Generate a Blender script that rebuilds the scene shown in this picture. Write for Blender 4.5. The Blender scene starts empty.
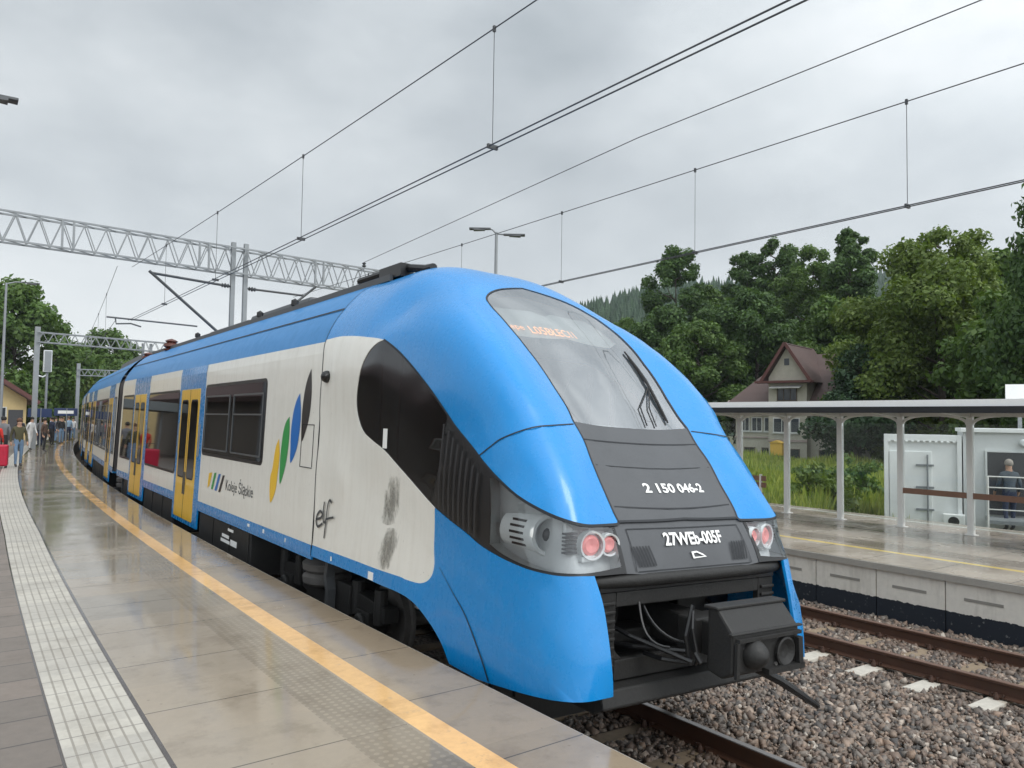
import bpy, bmesh, math, random
import numpy as np
from mathutils import Vector, Matrix
from mathutils.geometry import delaunay_2d_cdt
random.seed(7); rng = np.random.default_rng(7)
SC = bpy.context.scene
COL = SC.collection
R = math.radians
PI = math.pi

# ------------------------------------------------------------------ helpers
SKYB = 2.1; EXPO = 0.30; HAZE = 0.0002
HALF = [[0,0.05,1.52],[0,0.07,1.69],[0,0.14,1.82],[0,0.24,1.97],[0,0.4,2.2],[0,0.7,2.55],[0,0.855,2.71],[0,1.12,3.02],[0,1.38,3.3],[0,1.8,3.66],[0,2.24,3.97],[0,2.76,4.26],[0,3.3,4.48],[0,4.0,4.55],[0,4.8,4.61],[0.3,0.05,1.55],[0.5,0.055,1.57],[0.83,0.07,1.59],[0.64,0.1,1.71],[0.77,0.25,1.94],[0.75,0.48,2.24],[0.72,0.74,2.59],[0.7,0.88,2.74],[0.7,1.15,3.02],[0.71,1.33,3.21],[0.735,1.53,3.39],[0.74,1.81,3.62],[0.74,2.1,3.82],[0.68,2.36,3.99],[0.4,2.7,4.23],[1.1,0.075,1.61],[1.27,0.28,1.85],[1.27,0.48,2.23],[1.27,0.655,2.45],[1.265,1.01,2.93],[1.25,1.24,3.16],[1.215,1.54,3.42],[1.16,1.86,3.64],[1.06,2.03,3.78],[0.93,2.32,3.95],[0.76,2.48,4.08],[0.95,0.225,1.935],[1.2,0.18,1.965],[1.32,0.375,2.01],[1.37,0.69,2.11],[1.4,0.95,2.235],[1.41,1.165,2.37],[1.412,1.34,2.48],[1.415,1.6,2.64],[1.42,1.815,2.79],[1.42,2.2,3.05],[1.42,2.61,3.29],[1.41,3.2,3.53],[1.25,0.1,1.58],[1.375,0.27,1.58],[1.41,0.55,1.58],[1.42,0.86,1.6],[1.425,1.13,1.68],[1.43,1.42,1.75],[1.43,1.9,1.9],[1.018,-0.085,0.762],[1.2,-0.095,0.785],[1.36,0.0,0.8],[1.43,0.22,0.775],[1.435,0.54,0.71],[1.43,1.05,0.64],[1.07,-0.065,1.17],[1.25,-0.02,1.17],[1.385,0.09,1.15],[1.43,0.35,1.15],[1.435,0.7,1.2],[1.43,1.1,1.2],[1.43,1.6,1.0],[0.6,-0.09,0.76],[0,-0.09,0.76],[0,-0.03,1.2],[0.6,-0.03,1.2],[1.43,2.4,2.2],[1.43,2.6,1.4],[1.43,3.4,1.2],[1.43,2.5,0.65],[1.43,3.2,0.65],[1.43,3.2,2.4],[1.43,4.0,1.1],[1.43,4.0,2.0],[1.43,4.0,3.0],[1.43,3.4,3.0],[1.43,3.0,2.8],[1.425,4.0,3.5],[1.43,4.8,0.65],[1.43,4.8,1.1],[1.43,4.8,1.6],[1.43,4.8,2.2],[1.43,4.8,2.8],[1.43,4.8,3.3],[1.43,5.5,0.65],[1.43,5.5,1.1],[1.43,5.5,1.6],[1.43,5.5,2.2],[1.43,5.5,2.8],[1.43,5.5,3.3],[1.428,4.8,3.49],[1.41,4.8,3.63],[1.31,4.8,3.88],[1.2,4.8,4.05],[1.08,4.8,4.2],[0.95,4.8,4.33],[0.7,4.8,4.48],[0.4,4.8,4.57],[1.428,5.5,3.49],[1.41,5.5,3.63],[1.31,5.5,3.88],[1.2,5.5,4.05],[1.08,5.5,4.2],[0.95,5.5,4.33],[0.7,5.5,4.48],[0.4,5.5,4.57],[0,5.5,4.61],[0.7,3.55,4.46],[0.4,3.4,4.5],[1.1,3.9,4.15],[1.29,4.0,3.87],[0.95,3.2,4.24],[0.7,2.9,4.29],[1.2,3.1,3.85],[1.33,3.4,3.7]]
CV = {
 'windscreen': [[-0.073,2.658,4.212],[-0.251,2.589,4.174],[-0.422,2.521,4.129],[-0.572,2.439,4.067],[-0.668,2.362,4.006],[-0.727,2.274,3.947],[-0.75,2.173,3.882],[-0.764,2.059,3.809],[-0.77,1.768,3.608],[-0.748,1.5,3.387],[-0.727,1.307,3.209],[-0.706,1.124,3.021],[-0.691,0.969,2.857],[-0.708,0.857,2.736]],
 'hood_side': [[-0.708,0.857,2.736],[-0.697,0.723,2.584],[-0.723,0.579,2.418],[-0.727,0.42,2.209],[-0.728,0.296,2.037],[-0.715,0.244,1.955]],
 'pillar_bot': [[-0.715,0.244,1.955],[-0.752,0.229,1.937],[-0.987,0.204,1.939],[-1.157,0.229,1.958],[-1.301,0.402,2.014],[-1.375,0.683,2.113],[-1.404,0.95,2.245],[-1.414,1.161,2.366]],
 'pillar_edge': [[-1.418,1.33,2.479],[-1.424,1.591,2.639],[-1.429,1.801,2.793],[-1.429,2.191,3.051],[-1.423,2.607,3.287],[-1.416,2.872,3.413],[-1.403,3.184,3.528]],
 'cab_rear': [[-1.403,3.184,3.528],[-1.413,3.349,3.497],[-1.43,3.497,3.411],[-1.443,3.626,3.267],[-1.439,3.702,3.099],[-1.426,3.755,2.928],[-1.416,3.749,2.799],[-1.41,3.68,2.671],[-1.413,3.54,2.556],[-1.424,3.281,2.469],[-1.427,3.008,2.388],[-1.423,2.712,2.259],[-1.427,2.4,2.128],[-1.432,2.145,2.02],[-1.436,1.87,1.905]],
 'lower_border': [[-1.436,1.87,1.905],[-1.44,1.615,1.83],[-1.44,1.317,1.751],[-1.437,1.02,1.696],[-1.439,1.105,1.682],[-1.431,0.83,1.63],[-1.407,0.548,1.599],[-1.352,0.307,1.593],[-1.229,0.121,1.6],[-1.113,0.062,1.598]],
 'lamp_frame': [[-1.113,0.063,1.602],[-0.96,0.042,1.596],[-0.786,0.05,1.594],[-0.783,0.1,1.708],[-0.771,0.221,1.927]],
 'white_top': [[-1.403,4.836,3.655],[-1.384,4.456,3.667],[-1.388,3.934,3.632],[-1.387,3.515,3.581],[-1.403,3.184,3.528]],
 'white_front': [[-1.436,1.87,1.905],[-1.432,1.858,1.733],[-1.439,1.831,1.53],[-1.444,1.801,1.399],[-1.446,1.828,1.301],[-1.446,1.904,1.236],[-1.445,2.01,1.2],[-1.444,2.121,1.188],[-1.444,2.335,1.189],[-1.442,2.626,1.199],[-1.43,3.582,1.185],[-1.428,4.716,1.176]],
 'arch': [[-1.433,4.695,1.046],[-1.433,3.927,1.052],[-1.437,3.395,1.058],[-1.443,2.909,1.055],[-1.444,2.86,1.032],[-1.449,2.498,1.053],[-1.451,2.161,1.014],[-1.451,1.843,0.901],[-1.446,1.623,0.778],[-1.431,1.497,0.639]],
 'skirt_seam': [[-1.447,1.699,1.384],[-1.457,1.447,1.224],[-1.464,1.205,1.076],[-1.459,0.989,0.849],[-1.431,0.898,0.672]],
 'skirt_front': [[-1.105,0.056,1.589],[-1.087,-0.012,1.418],[-1.079,-0.072,1.221],[-1.071,-0.118,0.988],[-1.044,-0.114,0.779]],
 'skirt_bot': [[-1.044,-0.114,0.779],[-1.179,-0.081,0.784],[-1.318,0.046,0.777],[-1.393,0.259,0.75],[-1.423,0.548,0.703],[-1.428,0.864,0.66],[-1.427,1.059,0.637]],
 'pillar_seam': [[-1.414,1.211,2.407],[-1.385,1.102,2.484],[-1.338,0.987,2.565],[-1.196,0.814,2.652],[-0.98,0.768,2.685],[-0.73,0.828,2.708]],
 'lens': [[-1.418,1.041,2.238],[-1.407,0.944,2.222],[-1.378,0.679,2.098],[-1.304,0.398,2.0],[-1.161,0.224,1.944],[-0.799,0.213,1.918],[-0.83,0.068,1.644],[-1.226,0.126,1.618],[-1.35,0.311,1.613],[-1.406,0.551,1.62],[-1.429,0.796,1.657],[-1.436,0.968,1.709]],
 'crease': [[-1.402,2.637,1.826],[-1.438,1.83,1.565],[-1.445,1.921,1.225]],
}

def link(o, parent=None):
    COL.objects.link(o)
    if parent is not None: o.parent = parent
    return o

def tag(o, label=None, cat=None, group=None, kind=None):
    if label: o['label'] = label
    if cat: o['category'] = cat
    if group: o['group'] = group
    if kind: o['kind'] = kind
    return o

def thing(name, loc=(0, 0, 0), rz=0, label=None, cat=None, group=None):
    o = bpy.data.objects.new(name, None); o.empty_display_size = .2
    o.location = loc; o.rotation_euler = (0, 0, rz)
    link(o); return tag(o, label, cat, group)

class MB:
    """collects shapes for one mesh object"""
    def __init__(s, M=None): s.v = []; s.f = []; s.uv = None; s.M = M; s.mi = []
    def add(s, vs, fs, mi=0):
        n = len(s.v)
        for p in vs:
            p = Vector(p)
            s.v.append(s.M @ p if s.M else p)
        for f in fs: s.f.append([n + i for i in f]); s.mi.append(mi)
        return s
    def box(s, a, b, mi=0):
        x0, y0, z0 = a; x1, y1, z1 = b
        return s.add([(x0,y0,z0),(x1,y0,z0),(x1,y1,z0),(x0,y1,z0),(x0,y0,z1),(x1,y0,z1),(x1,y1,z1),(x0,y1,z1)],
              [(3,2,1,0),(4,5,6,7),(0,1,5,4),(1,2,6,5),(2,3,7,6),(3,0,4,7)], mi)
    def hexa(s, p, mi=0):
        return s.add(p, [(3,2,1,0),(4,5,6,7),(0,1,5,4),(1,2,6,5),(2,3,7,6),(3,0,4,7)], mi)
    def tube(s, pts, r, n=8, cap=True, mi=0):
        pts = [Vector(p) for p in pts]; rs = r if isinstance(r, (list, tuple)) else [r]*len(pts)
        rings = []; vs = []
        up = None
        for i, p in enumerate(pts):
            d = (pts[min(i+1, len(pts)-1)] - pts[max(i-1, 0)]).normalized()
            if up is None:
                up = Vector((0,0,1)) if abs(d.z) < .9 else Vector((0,1,0))
            a = d.cross(up)
            if a.length < 1e-4: a = d.cross(Vector((1,0,0)))
            a.normalize(); b = a.cross(d).normalized(); up = b
            for k in range(n):
                t = 2*PI*k/n
                vs.append(p + rs[i]*(a*math.cos(t) + b*math.sin(t)))
        fs = []
        for i in range(len(pts)-1):
            for k in range(n):
                fs.append((i*n+k, i*n+(k+1) % n, (i+1)*n+(k+1) % n, (i+1)*n+k))
        if cap: fs.append(tuple(range(n))[::-1]); fs.append(tuple((len(pts)-1)*n+k for k in range(n)))
        return s.add(vs, fs, mi)
    def bar(s, a, b, w, h, mi=0):
        a, b = Vector(a), Vector(b); d = (b-a).normalized()
        u = Vector((0,0,1)) if abs(d.z) < .95 else Vector((1,0,0))
        x = d.cross(u).normalized()*w/2; y = x.cross(d).normalized()*h/2
        return s.hexa([a-x-y, a+x-y, a+x+y, a-x+y, b-x-y, b+x-y, b+x+y, b-x+y], mi)
    def lathe(s, c, axis, prof, n=20, mi=0):
        """prof: list of (along axis, radius)"""
        c = Vector(c); d = Vector(axis).normalized()
        u = Vector((0,0,1)) if abs(d.z) < .9 else Vector((0,1,0))
        a = d.cross(u).normalized(); b = a.cross(d).normalized()
        vs = []; fs = []
        for (t, r) in prof:
            for k in range(n):
                q = 2*PI*k/n; vs.append(c + d*t + r*(a*math.cos(q)+b*math.sin(q)))
        for i in range(len(prof)-1):
            for k in range(n): fs.append((i*n+k, i*n+(k+1) % n, (i+1)*n+(k+1) % n, (i+1)*n+k))
        return s.add(vs, fs, mi)
    def prism(s, poly, axis, a, b, mi=0):
        """poly: 2-D points; axis 0/1/2 = extrusion axis, between a and b"""
        n = len(poly)
        def P(p, t):
            if axis == 0: return (t, p[0], p[1])
            if axis == 1: return (p[0], t, p[1])
            return (p[0], p[1], t)
        return s.add([P(p, a) for p in poly] + [P(p, b) for p in poly],
              [tuple(range(n))[::-1], tuple(range(n, 2*n))] + [(i, (i+1) % n, n+(i+1) % n, n+i) for i in range(n)], mi)
    def build(s, name, mats, parent=None, smooth=False, bevel=0, angle=40, fix=True):
        me = bpy.data.meshes.new(name)
        me.from_pydata([tuple(p) for p in s.v], [], s.f)
        if not isinstance(mats, (list, tuple)): mats = [mats]
        for m in mats: me.materials.append(m)
        if len(mats) > 1: me.polygons.foreach_set('material_index', s.mi)
        if fix:
            bm = bmesh.new(); bm.from_mesh(me); bmesh.ops.recalc_face_normals(bm, faces=bm.faces); bm.to_mesh(me); bm.free()
        me.update()
        o = bpy.data.objects.new(name, me); link(o, parent)
        if smooth:
            me.polygons.foreach_set('use_smooth', [True]*len(me.polygons))
            me.set_sharp_from_angle(angle=R(angle))
        if bevel:
            b = o.modifiers.new('bevel', 'BEVEL'); b.width = bevel; b.segments = 2; b.limit_method = 'ANGLE'; b.angle_limit = R(35)
        return o

def copy_tree(o, parent=None):
    c = o.copy(); COL.objects.link(c); c.parent = parent
    for ch in list(o.children): copy_tree(ch, c)
    return c

# ------------------------------------------------------------------ materials
class NT:
    def __init__(s, name):
        s.m = bpy.data.materials.new(name); s.m.use_nodes = True; s.t = s.m.node_tree; s.t.nodes.clear()
        s.out = s.t.nodes.new('ShaderNodeOutputMaterial')
    def n(s, ty, **k):
        x = s.t.nodes.new(ty)
        for a, b in k.items():
            if hasattr(x, a): setattr(x, a, b)
        return x
    def set(s, sock, v):
        if v is None: return
        if isinstance(v, bpy.types.NodeSocket): s.t.links.new(v, sock)
        else:
            if hasattr(sock.default_value, '__len__') and not hasattr(v, '__len__'): v = (v,)*len(sock.default_value)
            if hasattr(v, '__len__') and len(sock.default_value) == 4 and len(v) == 3: v = (*v, 1)
            sock.default_value = v
    def math(s, op, a, b=None, c=None):
        x = s.n('ShaderNodeMath', operation=op)
        for i, v in enumerate((a, b, c)):
            if v is not None: s.set(x.inputs[i], v)
        return x.outputs[0]
    def mix(s, f, a, b, kind='MIX'):
        x = s.n('ShaderNodeMix'); x.data_type = 'RGBA'; x.blend_type = kind
        s.set(x.inputs[0], f); s.set(x.inputs[6], a); s.set(x.inputs[7], b); return x.outputs[2]
    def noise(s, scale, vec=None, detail=4, rough=.55, w=None):
        x = s.n('ShaderNodeTexNoise'); x.inputs['Scale'].default_value = scale; x.inputs['Detail'].default_value = detail
        x.inputs['Roughness'].default_value = rough
        if vec is not None: s.set(x.inputs['Vector'], vec)
        return x.outputs['Fac']
    def ramp(s, f, pts):
        x = s.n('ShaderNodeValToRGB'); s.set(x.inputs[0], f); e = x.color_ramp.elements
        while len(e) < len(pts): e.new(.5)
        for i, (p, c) in enumerate(pts):
            e[i].position = p; e[i].color = (c, c, c, 1) if not hasattr(c, '__len__') else (*c, 1)
        return x.outputs[0]
    def obj(s): return s.n('ShaderNodeTexCoord').outputs['Object']
    def geo(s, k='Position'): return s.n('ShaderNodeNewGeometry').outputs[k]
    def uv(s):
        x = s.n('ShaderNodeSeparateXYZ'); s.set(x.inputs[0], s.n('ShaderNodeTexCoord').outputs['UV']); return x.outputs[0], x.outputs[1]
    def bump(s, h, strength=.3, dist=.02):
        x = s.n('ShaderNodeBump'); x.inputs['Strength'].default_value = strength; x.inputs['Distance'].default_value = dist
        s.set(x.inputs['Height'], h); return x.outputs[0]
    def bsdf(s, col, rough=.5, metal=0, normal=None, coat=0, emit=None, estr=0, spec=.5):
        b = s.n('ShaderNodeBsdfPrincipled'); s.set(b.inputs['Base Color'], col); s.set(b.inputs['Roughness'], rough)
        s.set(b.inputs['Metallic'], metal); s.set(b.inputs['Coat Weight'], coat); b.inputs['Coat Roughness'].default_value = .06
        s.set(b.inputs['Specular IOR Level'], spec)
        if normal is not None: s.set(b.inputs['Normal'], normal)
        if emit is not None: s.set(b.inputs['Emission Color'], emit); b.inputs['Emission Strength'].default_value = estr
        return b.outputs[0]
    def done(s, sh): s.t.links.new(sh, s.out.inputs['Surface']); return s.m

def mat(name, col, rough=.5, metal=0, var=.12, scale=3., bump=0, bscale=40., coat=0, emit=None, estr=0, spec=.5):
    t = NT(name); p = t.geo()
    n1 = t.noise(scale, p, 5); n2 = t.noise(scale*9, p, 3)
    k = t.math('ADD', t.math('MULTIPLY', n1, var*1.6), t.math('ADD', t.math('MULTIPLY', n2, var*.8), 1-var*1.2))
    c = t.mix(1., (*col, 1), k, 'MULTIPLY')
    nr = t.bump(t.noise(bscale, p, 4), bump, .01) if bump else None
    r = t.math('ADD', t.math('MULTIPLY', n1, .12), rough-.06)
    return t.done(t.bsdf(c, r, metal, nr, coat, emit, estr, spec))

def glassmat(name, tint, refl, rough=.03, haze=0, hazecol=(.5,.52,.5), ior=1.5):
    t = NT(name)
    tr = t.n('ShaderNodeBsdfTransparent'); tr.inputs[0].default_value = (*tint, 1)
    gl = t.n('ShaderNodeBsdfGlossy'); gl.inputs['Roughness'].default_value = rough; gl.inputs[0].default_value = (.95,.97,1,1)
    lw = t.n('ShaderNodeLayerWeight'); lw.inputs[0].default_value = .35
    fr = t.n('ShaderNodeFresnel'); fr.inputs[0].default_value = ior
    fac = t.math('ADD', t.math('MULTIPLY', fr.outputs[0], 1-refl), refl)
    mx = t.n('ShaderNodeMixShader'); t.set(mx.inputs[0], fac); t.t.links.new(tr.outputs[0], mx.inputs[1]); t.t.links.new(gl.outputs[0], mx.inputs[2])
    sh = mx.outputs[0]
    if haze:
        df = t.n('ShaderNodeBsdfDiffuse'); df.inputs[0].default_value = (*hazecol, 1)
        m2 = t.n('ShaderNodeMixShader'); t.set(m2.inputs[0], t.math('MULTIPLY', t.noise(2.5, t.geo(), 4), haze*2)); t.t.links.new(sh, m2.inputs[1]); t.t.links.new(df.outputs[0], m2.inputs[2]); sh = m2.outputs[0]
    return t.done(sh)

def dirty_paint(name, col, rough, coat, dirt=.25, dcol=(.25,.22,.18), speck=0.):
    t = NT(name); p = t.geo()
    mp = t.n('ShaderNodeMapping'); t.set(mp.inputs[0], p); mp.inputs['Scale'].default_value = (5, 5, .5)
    st = t.noise(1.6, mp.outputs[0], 6, .65); sp = t.noise(7, p, 6, .7)
    f = t.math('MULTIPLY', t.ramp(t.math('MULTIPLY', st, t.math('ADD', sp, .5)), [(.42, 0), (.75, 1)]), dirt)
    c = t.mix(f, (*col, 1), (*dcol, 1))
    if speck:
        sk = t.math('MULTIPLY', t.ramp(t.noise(55, p, 2, .5), [(.70, 0), (.76, 1)]), t.math('MULTIPLY', t.ramp(t.noise(1.3, p, 4), [(.42, 0), (.62, 1)]), speck))
        c = t.mix(sk, c, (.06,.055,.05)); f = t.math('MAXIMUM', f, sk)
    r = t.math('ADD', t.math('MULTIPLY', f, .5), t.math('ADD', t.math('MULTIPLY', sp, .08), rough-.04))
    return t.done(t.bsdf(c, r, 0, None, coat))

M = {}
M['blue'] = dirty_paint('train_blue_paint', (.0,.22,.575), .27, .3, .04, speck=.15)
M['blue_dull'] = dirty_paint('train_blue_roof_paint', (.002,.19,.49), .42, .1, .18, (.10,.17,.22), speck=.3)
M['white'] = dirty_paint('train_white_paint', (.77,.755,.70), .34, .3, .20, (.45,.41,.34), speck=.7)
M['yellow'] = dirty_paint('door_yellow_paint', (.78,.46,.02), .35, .4, .15, (.3,.2,.08))
M['black'] = mat('black_plastic', (.009,.009,.010), .4, 0, .3, 3)
M['seam'] = mat('rubber_seam', (.01,.012,.016), .6, 0, .2, 3)
M['hood'] = mat('dark_grey_hood_paint', (.058,.061,.067), .42, 0, .22, 5, coat=.15)
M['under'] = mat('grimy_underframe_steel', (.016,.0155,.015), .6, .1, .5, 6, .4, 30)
M['under2'] = mat('dusty_bogie_steel', (.10,.095,.09), .7, .1, .5, 7, .4, 30)
M['winglass'] = glassmat('train_window_glass', (.06,.055,.055), .03)
M['cabglass'] = glassmat('cab_side_glass', (.14,.085,.075), .01, .16)
M['screen'] = glassmat('windscreen_glass', (.84,.87,.86), .30, .03, .06, (.6,.63,.62))
M['lens'] = glassmat('headlight_lens', (.95,.96,.97), .02, .03)
M['clear'] = glassmat('shelter_glass', (.955,.975,.97), .0, .02, .015, ior=1.25)
M['frame'] = mat('window_frame_grey', (.10,.105,.11), .4, .3)
M['louvre'] = mat('louvre_black', (.022,.022,.024), .4, 0, .2)
M['lampdark'] = mat('lamp_housing_silver', (.42,.44,.44), .35, .2, .15, 6)
M['lampgrey'] = mat('lamp_housing_grey', (.62,.65,.65), .4, .1, .1, 6)
M['lampwhite'] = mat('lamp_housing_white', (.80,.83,.82), .4, 0, .06, 6)
M['chrome'] = mat('lamp_reflector_metal', (.74,.76,.77), .3, .6, .05)
M['redlamp'] = mat('red_tail_lamp', (.62,.22,.21), .25, 0, .1, 8, emit=(1,.30,.27), estr=.15)
M['orange'] = mat('orange_led_text', (.9,.35,.1), .5, 0, .1, 8, emit=(1,.40,.13), estr=1.1)
M['textwhite'] = mat('white_lettering', (.82,.82,.8), .5, 0, .05)
M['textdark'] = mat('dark_lettering', (.05,.055,.06), .5, 0, .05)
M['logo_y'] = mat('logo_yellow', (.80,.50,.03), .35, 0, .06); M['logo_g'] = mat('logo_green', (.03,.30,.07), .35, 0, .06)
M['logo_b'] = mat('logo_blue', (.008,.14,.48), .35, 0, .06); M['logo_k'] = mat('logo_black', (.02,.017,.018), .35, 0, .06)
M['steel'] = mat('galvanised_steel', (.25,.265,.275), .55, .3, .25, 2)
M['darksteel'] = mat('dark_steel', (.09,.095,.10), .5, .4, .3, 3)
M['wire'] = mat('overhead_wire_copper', (.07,.073,.078), .5, .4, .2, 3)
M['porcelain'] = mat('brown_porcelain', (.10,.03,.02), .25, 0, .2, 8)
M['cabin'] = mat('cab_interior_grey', (.33,.36,.36), .7, 0, .2, 3)
M['cabdark'] = mat('cab_interior_dark', (.05,.045,.045), .7, 0, .3, 3)
M['cabred'] = mat('cab_seat_redbrown', (.10,.035,.03), .7, 0, .3, 3)
M['rubber'] = mat('gangway_rubber', (.02,.02,.022), .7, 0, .3, 4)
M['smudge'] = None
# ------------------------------------------------------------------ place: a station on a right-hand curve
RE = 370.0; XC = 373.41                       # radius of the near platform edge, centre of the curve
def pt(off, s, z=0.0):                        # off: metres right of the platform edge, s: metres along it
    a = s/RE; r = RE-off
    return Vector((XC-r*math.cos(a), r*math.sin(a), z))
def rot(s): return -s/RE                      # heading (about z) at s
RAILZ = -.76

# ------------------------------------------------------------------ train: nose skin
P0 = np.array([0, 4.8, 2.3])
_h = np.array(HALF); _full = np.vstack([_h, _h[_h[:, 0] > 1e-6]*[-1, 1, 1]])
def todisk(P):
    d = np.asarray(P, float)-P0; n = d/np.linalg.norm(d, axis=-1, keepdims=True); den = 1-n[..., 1]
    return np.stack([n[..., 0]/den, n[..., 2]/den], -1)
def fromdisk(ab):
    ab = np.asarray(ab, float); q = (ab**2).sum(-1); nf = (1-q)/(1+q); k = 1+nf
    return np.stack([ab[..., 0]*k, -nf, ab[..., 1]*k], -1)
def _phi(d2): return np.where(d2 > 1e-14, .5*d2*np.log(np.maximum(d2, 1e-14)), 0)
_D = todisk(_full); _r = np.linalg.norm(_full-P0, axis=1)
_n = len(_D); _Pm = np.c_[np.ones(_n), _D]
_W = np.linalg.solve(np.block([[_phi(((_D[:, None]-_D[None])**2).sum(-1))+3e-4*np.eye(_n), _Pm], [_Pm.T, np.zeros((3, 3))]]), np.r_[_r, np.zeros(3)])
def rad(ab):
    q = np.asarray(ab, float).reshape(-1, 2); out = np.empty(len(q))
    for i in range(0, len(q), 2000):
        c = q[i:i+2000]; out[i:i+2000] = _phi(((c[:, None]-_D[None])**2).sum(-1))@_W[:_n]+_W[_n]+c@_W[_n+1:]
    return out.reshape(np.asarray(ab).shape[:-1])
def S(ab): return P0+fromdisk(ab)*rad(ab)[..., None]
def SN(ab):
    e = 4e-3; ab = np.asarray(ab, float)
    du = S(ab+[e, 0])-S(ab-[e, 0]); dv = S(ab+[0, e])-S(ab-[0, e]); n = np.cross(du, dv)
    n /= np.linalg.norm(n, axis=-1, keepdims=True); s = np.sign(((S(ab)-P0)*n).sum(-1, keepdims=True)); return n*s
def Soff(ab, t): return S(ab)+SN(ab)*t
def _solve(f, lo, hi, mk):
    for _ in range(32):
        m = (lo+hi)/2; P = mk(m); ins = np.linalg.norm(P-P0, axis=-1) < rad(todisk(P)); hi = np.where(ins, m, hi); lo = np.where(ins, lo, m)
    return mk((lo+hi)/2)
def front(x, z):                              # skin point seen from straight ahead at (x, z)
    x = np.asarray(x, float); z = np.asarray(z, float)
    return _solve(None, np.full(x.shape, -1.5), np.full(x.shape, 4.6), lambda y: np.stack([x, y, z], -1))
def side(y, z, sgn=-1):
    y = np.asarray(y, float); z = np.asarray(z, float)
    return _solve(None, np.full(y.shape, 2.2), np.full(y.shape, .05), lambda x: np.stack([sgn*x, y, z], -1))

def spline(P, n=6):                           # Catmull-Rom through 2-D points
    P = np.asarray(P, float)
    if len(P) < 3: 
        t = np.linspace(0, 1, 13)[:, None]; return P[0]*(1-t)+P[-1]*t
    Q = np.vstack([2*P[0]-P[1], P, 2*P[-1]-P[-2]]); out = []
    for i in range(1, len(Q)-2):
        a, b, c, d = Q[i-1:i+3]
        for t in np.arange(n)/n:
            out.append(.5*((2*b)+(c-a)*t+(2*a-5*b+4*c-d)*t*t+(3*b-a-3*c+d)*t**3))
    out.append(P[-1]); return np.array(out)
def seg(pts, n=6): return spline(todisk(np.array(pts, float)), n)
def cat(*ss):
    out = [ss[0]]
    for s in ss[1:]: out.append(s[1:] if np.allclose(s[0], out[-1][-1], atol=2e-3) else s)
    return np.vstack(out)
def inside(P, poly):
    x, y = P[:, 0], P[:, 1]; r = np.zeros(len(P), bool); n = len(poly)
    for i in range(n):
        a, b = poly[i], poly[(i+1) % n]
        c = ((a[1] > y) != (b[1] > y)); 
        with np.errstate(all='ignore'): r ^= c & (x < (b[0]-a[0])*(y-a[1])/(b[1]-a[1]+1e-15)+a[0])
    return r
def clean(poly):
    poly = np.asarray(poly); k = [0]
    for i in range(1, len(poly)):
        if np.linalg.norm(poly[i]-poly[k[-1]]) > 1e-4: k.append(i)
    if np.linalg.norm(poly[k[-1]]-poly[k[0]]) < 1e-4: k.pop()
    return poly[k]
def region(poly, holes=(), step=.018):
    """triangulates a region of the disk; returns (ab points, faces)"""
    poly = clean(poly); holes = [clean(h) for h in holes]
    lo, hi = poly.min(0), poly.max(0)
    gx, gy = np.meshgrid(np.arange(lo[0]+step/2, hi[0], step), np.arange(lo[1]+step/2, hi[1], step)); gx[1::2] += step/2
    G = np.c_[gx.ravel(), gy.ravel()]; G = G[inside(G, poly)]
    B = np.vstack([poly]+holes)
    for h in holes: G = G[~inside(G, h)]
    if len(G): G = G[np.array([((B-g)**2).sum(1).min() > (.45*step)**2 for g in G])] if len(G) else G
    P = np.vstack([B, G]) if len(G) else B
    E = []; o = 0
    for L in [poly]+holes:
        n = len(L); E += [(o+i, o+(i+1) % n) for i in range(n)]; o += n
    v, e, f, *_ = delaunay_2d_cdt([Vector(p) for p in P], E, [], 0, 1e-6)
    v = np.array([tuple(p) for p in v]); f = [tuple(t) for t in f]
    c = np.array([v[list(t)].mean(0) for t in f]); ok = inside(c, poly)
    for h in holes: ok &= ~inside(c, h)
    return v, [t for t, k in zip(f, ok) if k]

def skin(name, poly, m, parent, mirror=True, join=False, off=0., holes=(), both=True, depth=0., step=.018):
    """panel of the nose skin; mirrored copy joined (centre panels) or as a second object"""
    v, f = region(poly, holes, step); P = Soff(v, off) if off else S(v)
    objs = []
    def mk(sgns):
        mb = MB()
        for sg in sgns: mb.add([(sg*p[0], p[1], p[2]) for p in P], f if sg > 0 else [t[::-1] for t in f])
        me = bpy.data.meshes.new(name); me.from_pydata([tuple(p) for p in mb.v], [], mb.f); me.materials.append(m)
        bm = bmesh.new(); bm.from_mesh(me)
        if join: bmesh.ops.remove_doubles(bm, verts=bm.verts, dist=2e-3)
        # outward normals
        bm.normal_update(); t = sum(((fc.calc_center_median()-Vector(P0)).dot(fc.normal) > 0) * fc.calc_area() - ((fc.calc_center_median()-Vector(P0)).dot(fc.normal) <= 0)*fc.calc_area() for fc in bm.faces)
        if t < 0: bmesh.ops.reverse_faces(bm, faces=bm.faces)
        bm.to_mesh(me); bm.free(); me.polygons.foreach_set('use_smooth', [True]*len(me.polygons))
        o = bpy.data.objects.new(name, me); link(o, parent)
        if depth:
            s = o.modifiers.new('thickness', 'SOLIDIFY'); s.thickness = depth; s.offset = -1; es = o.modifiers.new('edges', 'EDGE_SPLIT'); es.split_angle = R(50)
        objs.append(o); return o
    if join: mk((1, -1))
    else:
        mk((1,))
        if mirror: mk((-1,))
    return objs

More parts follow.
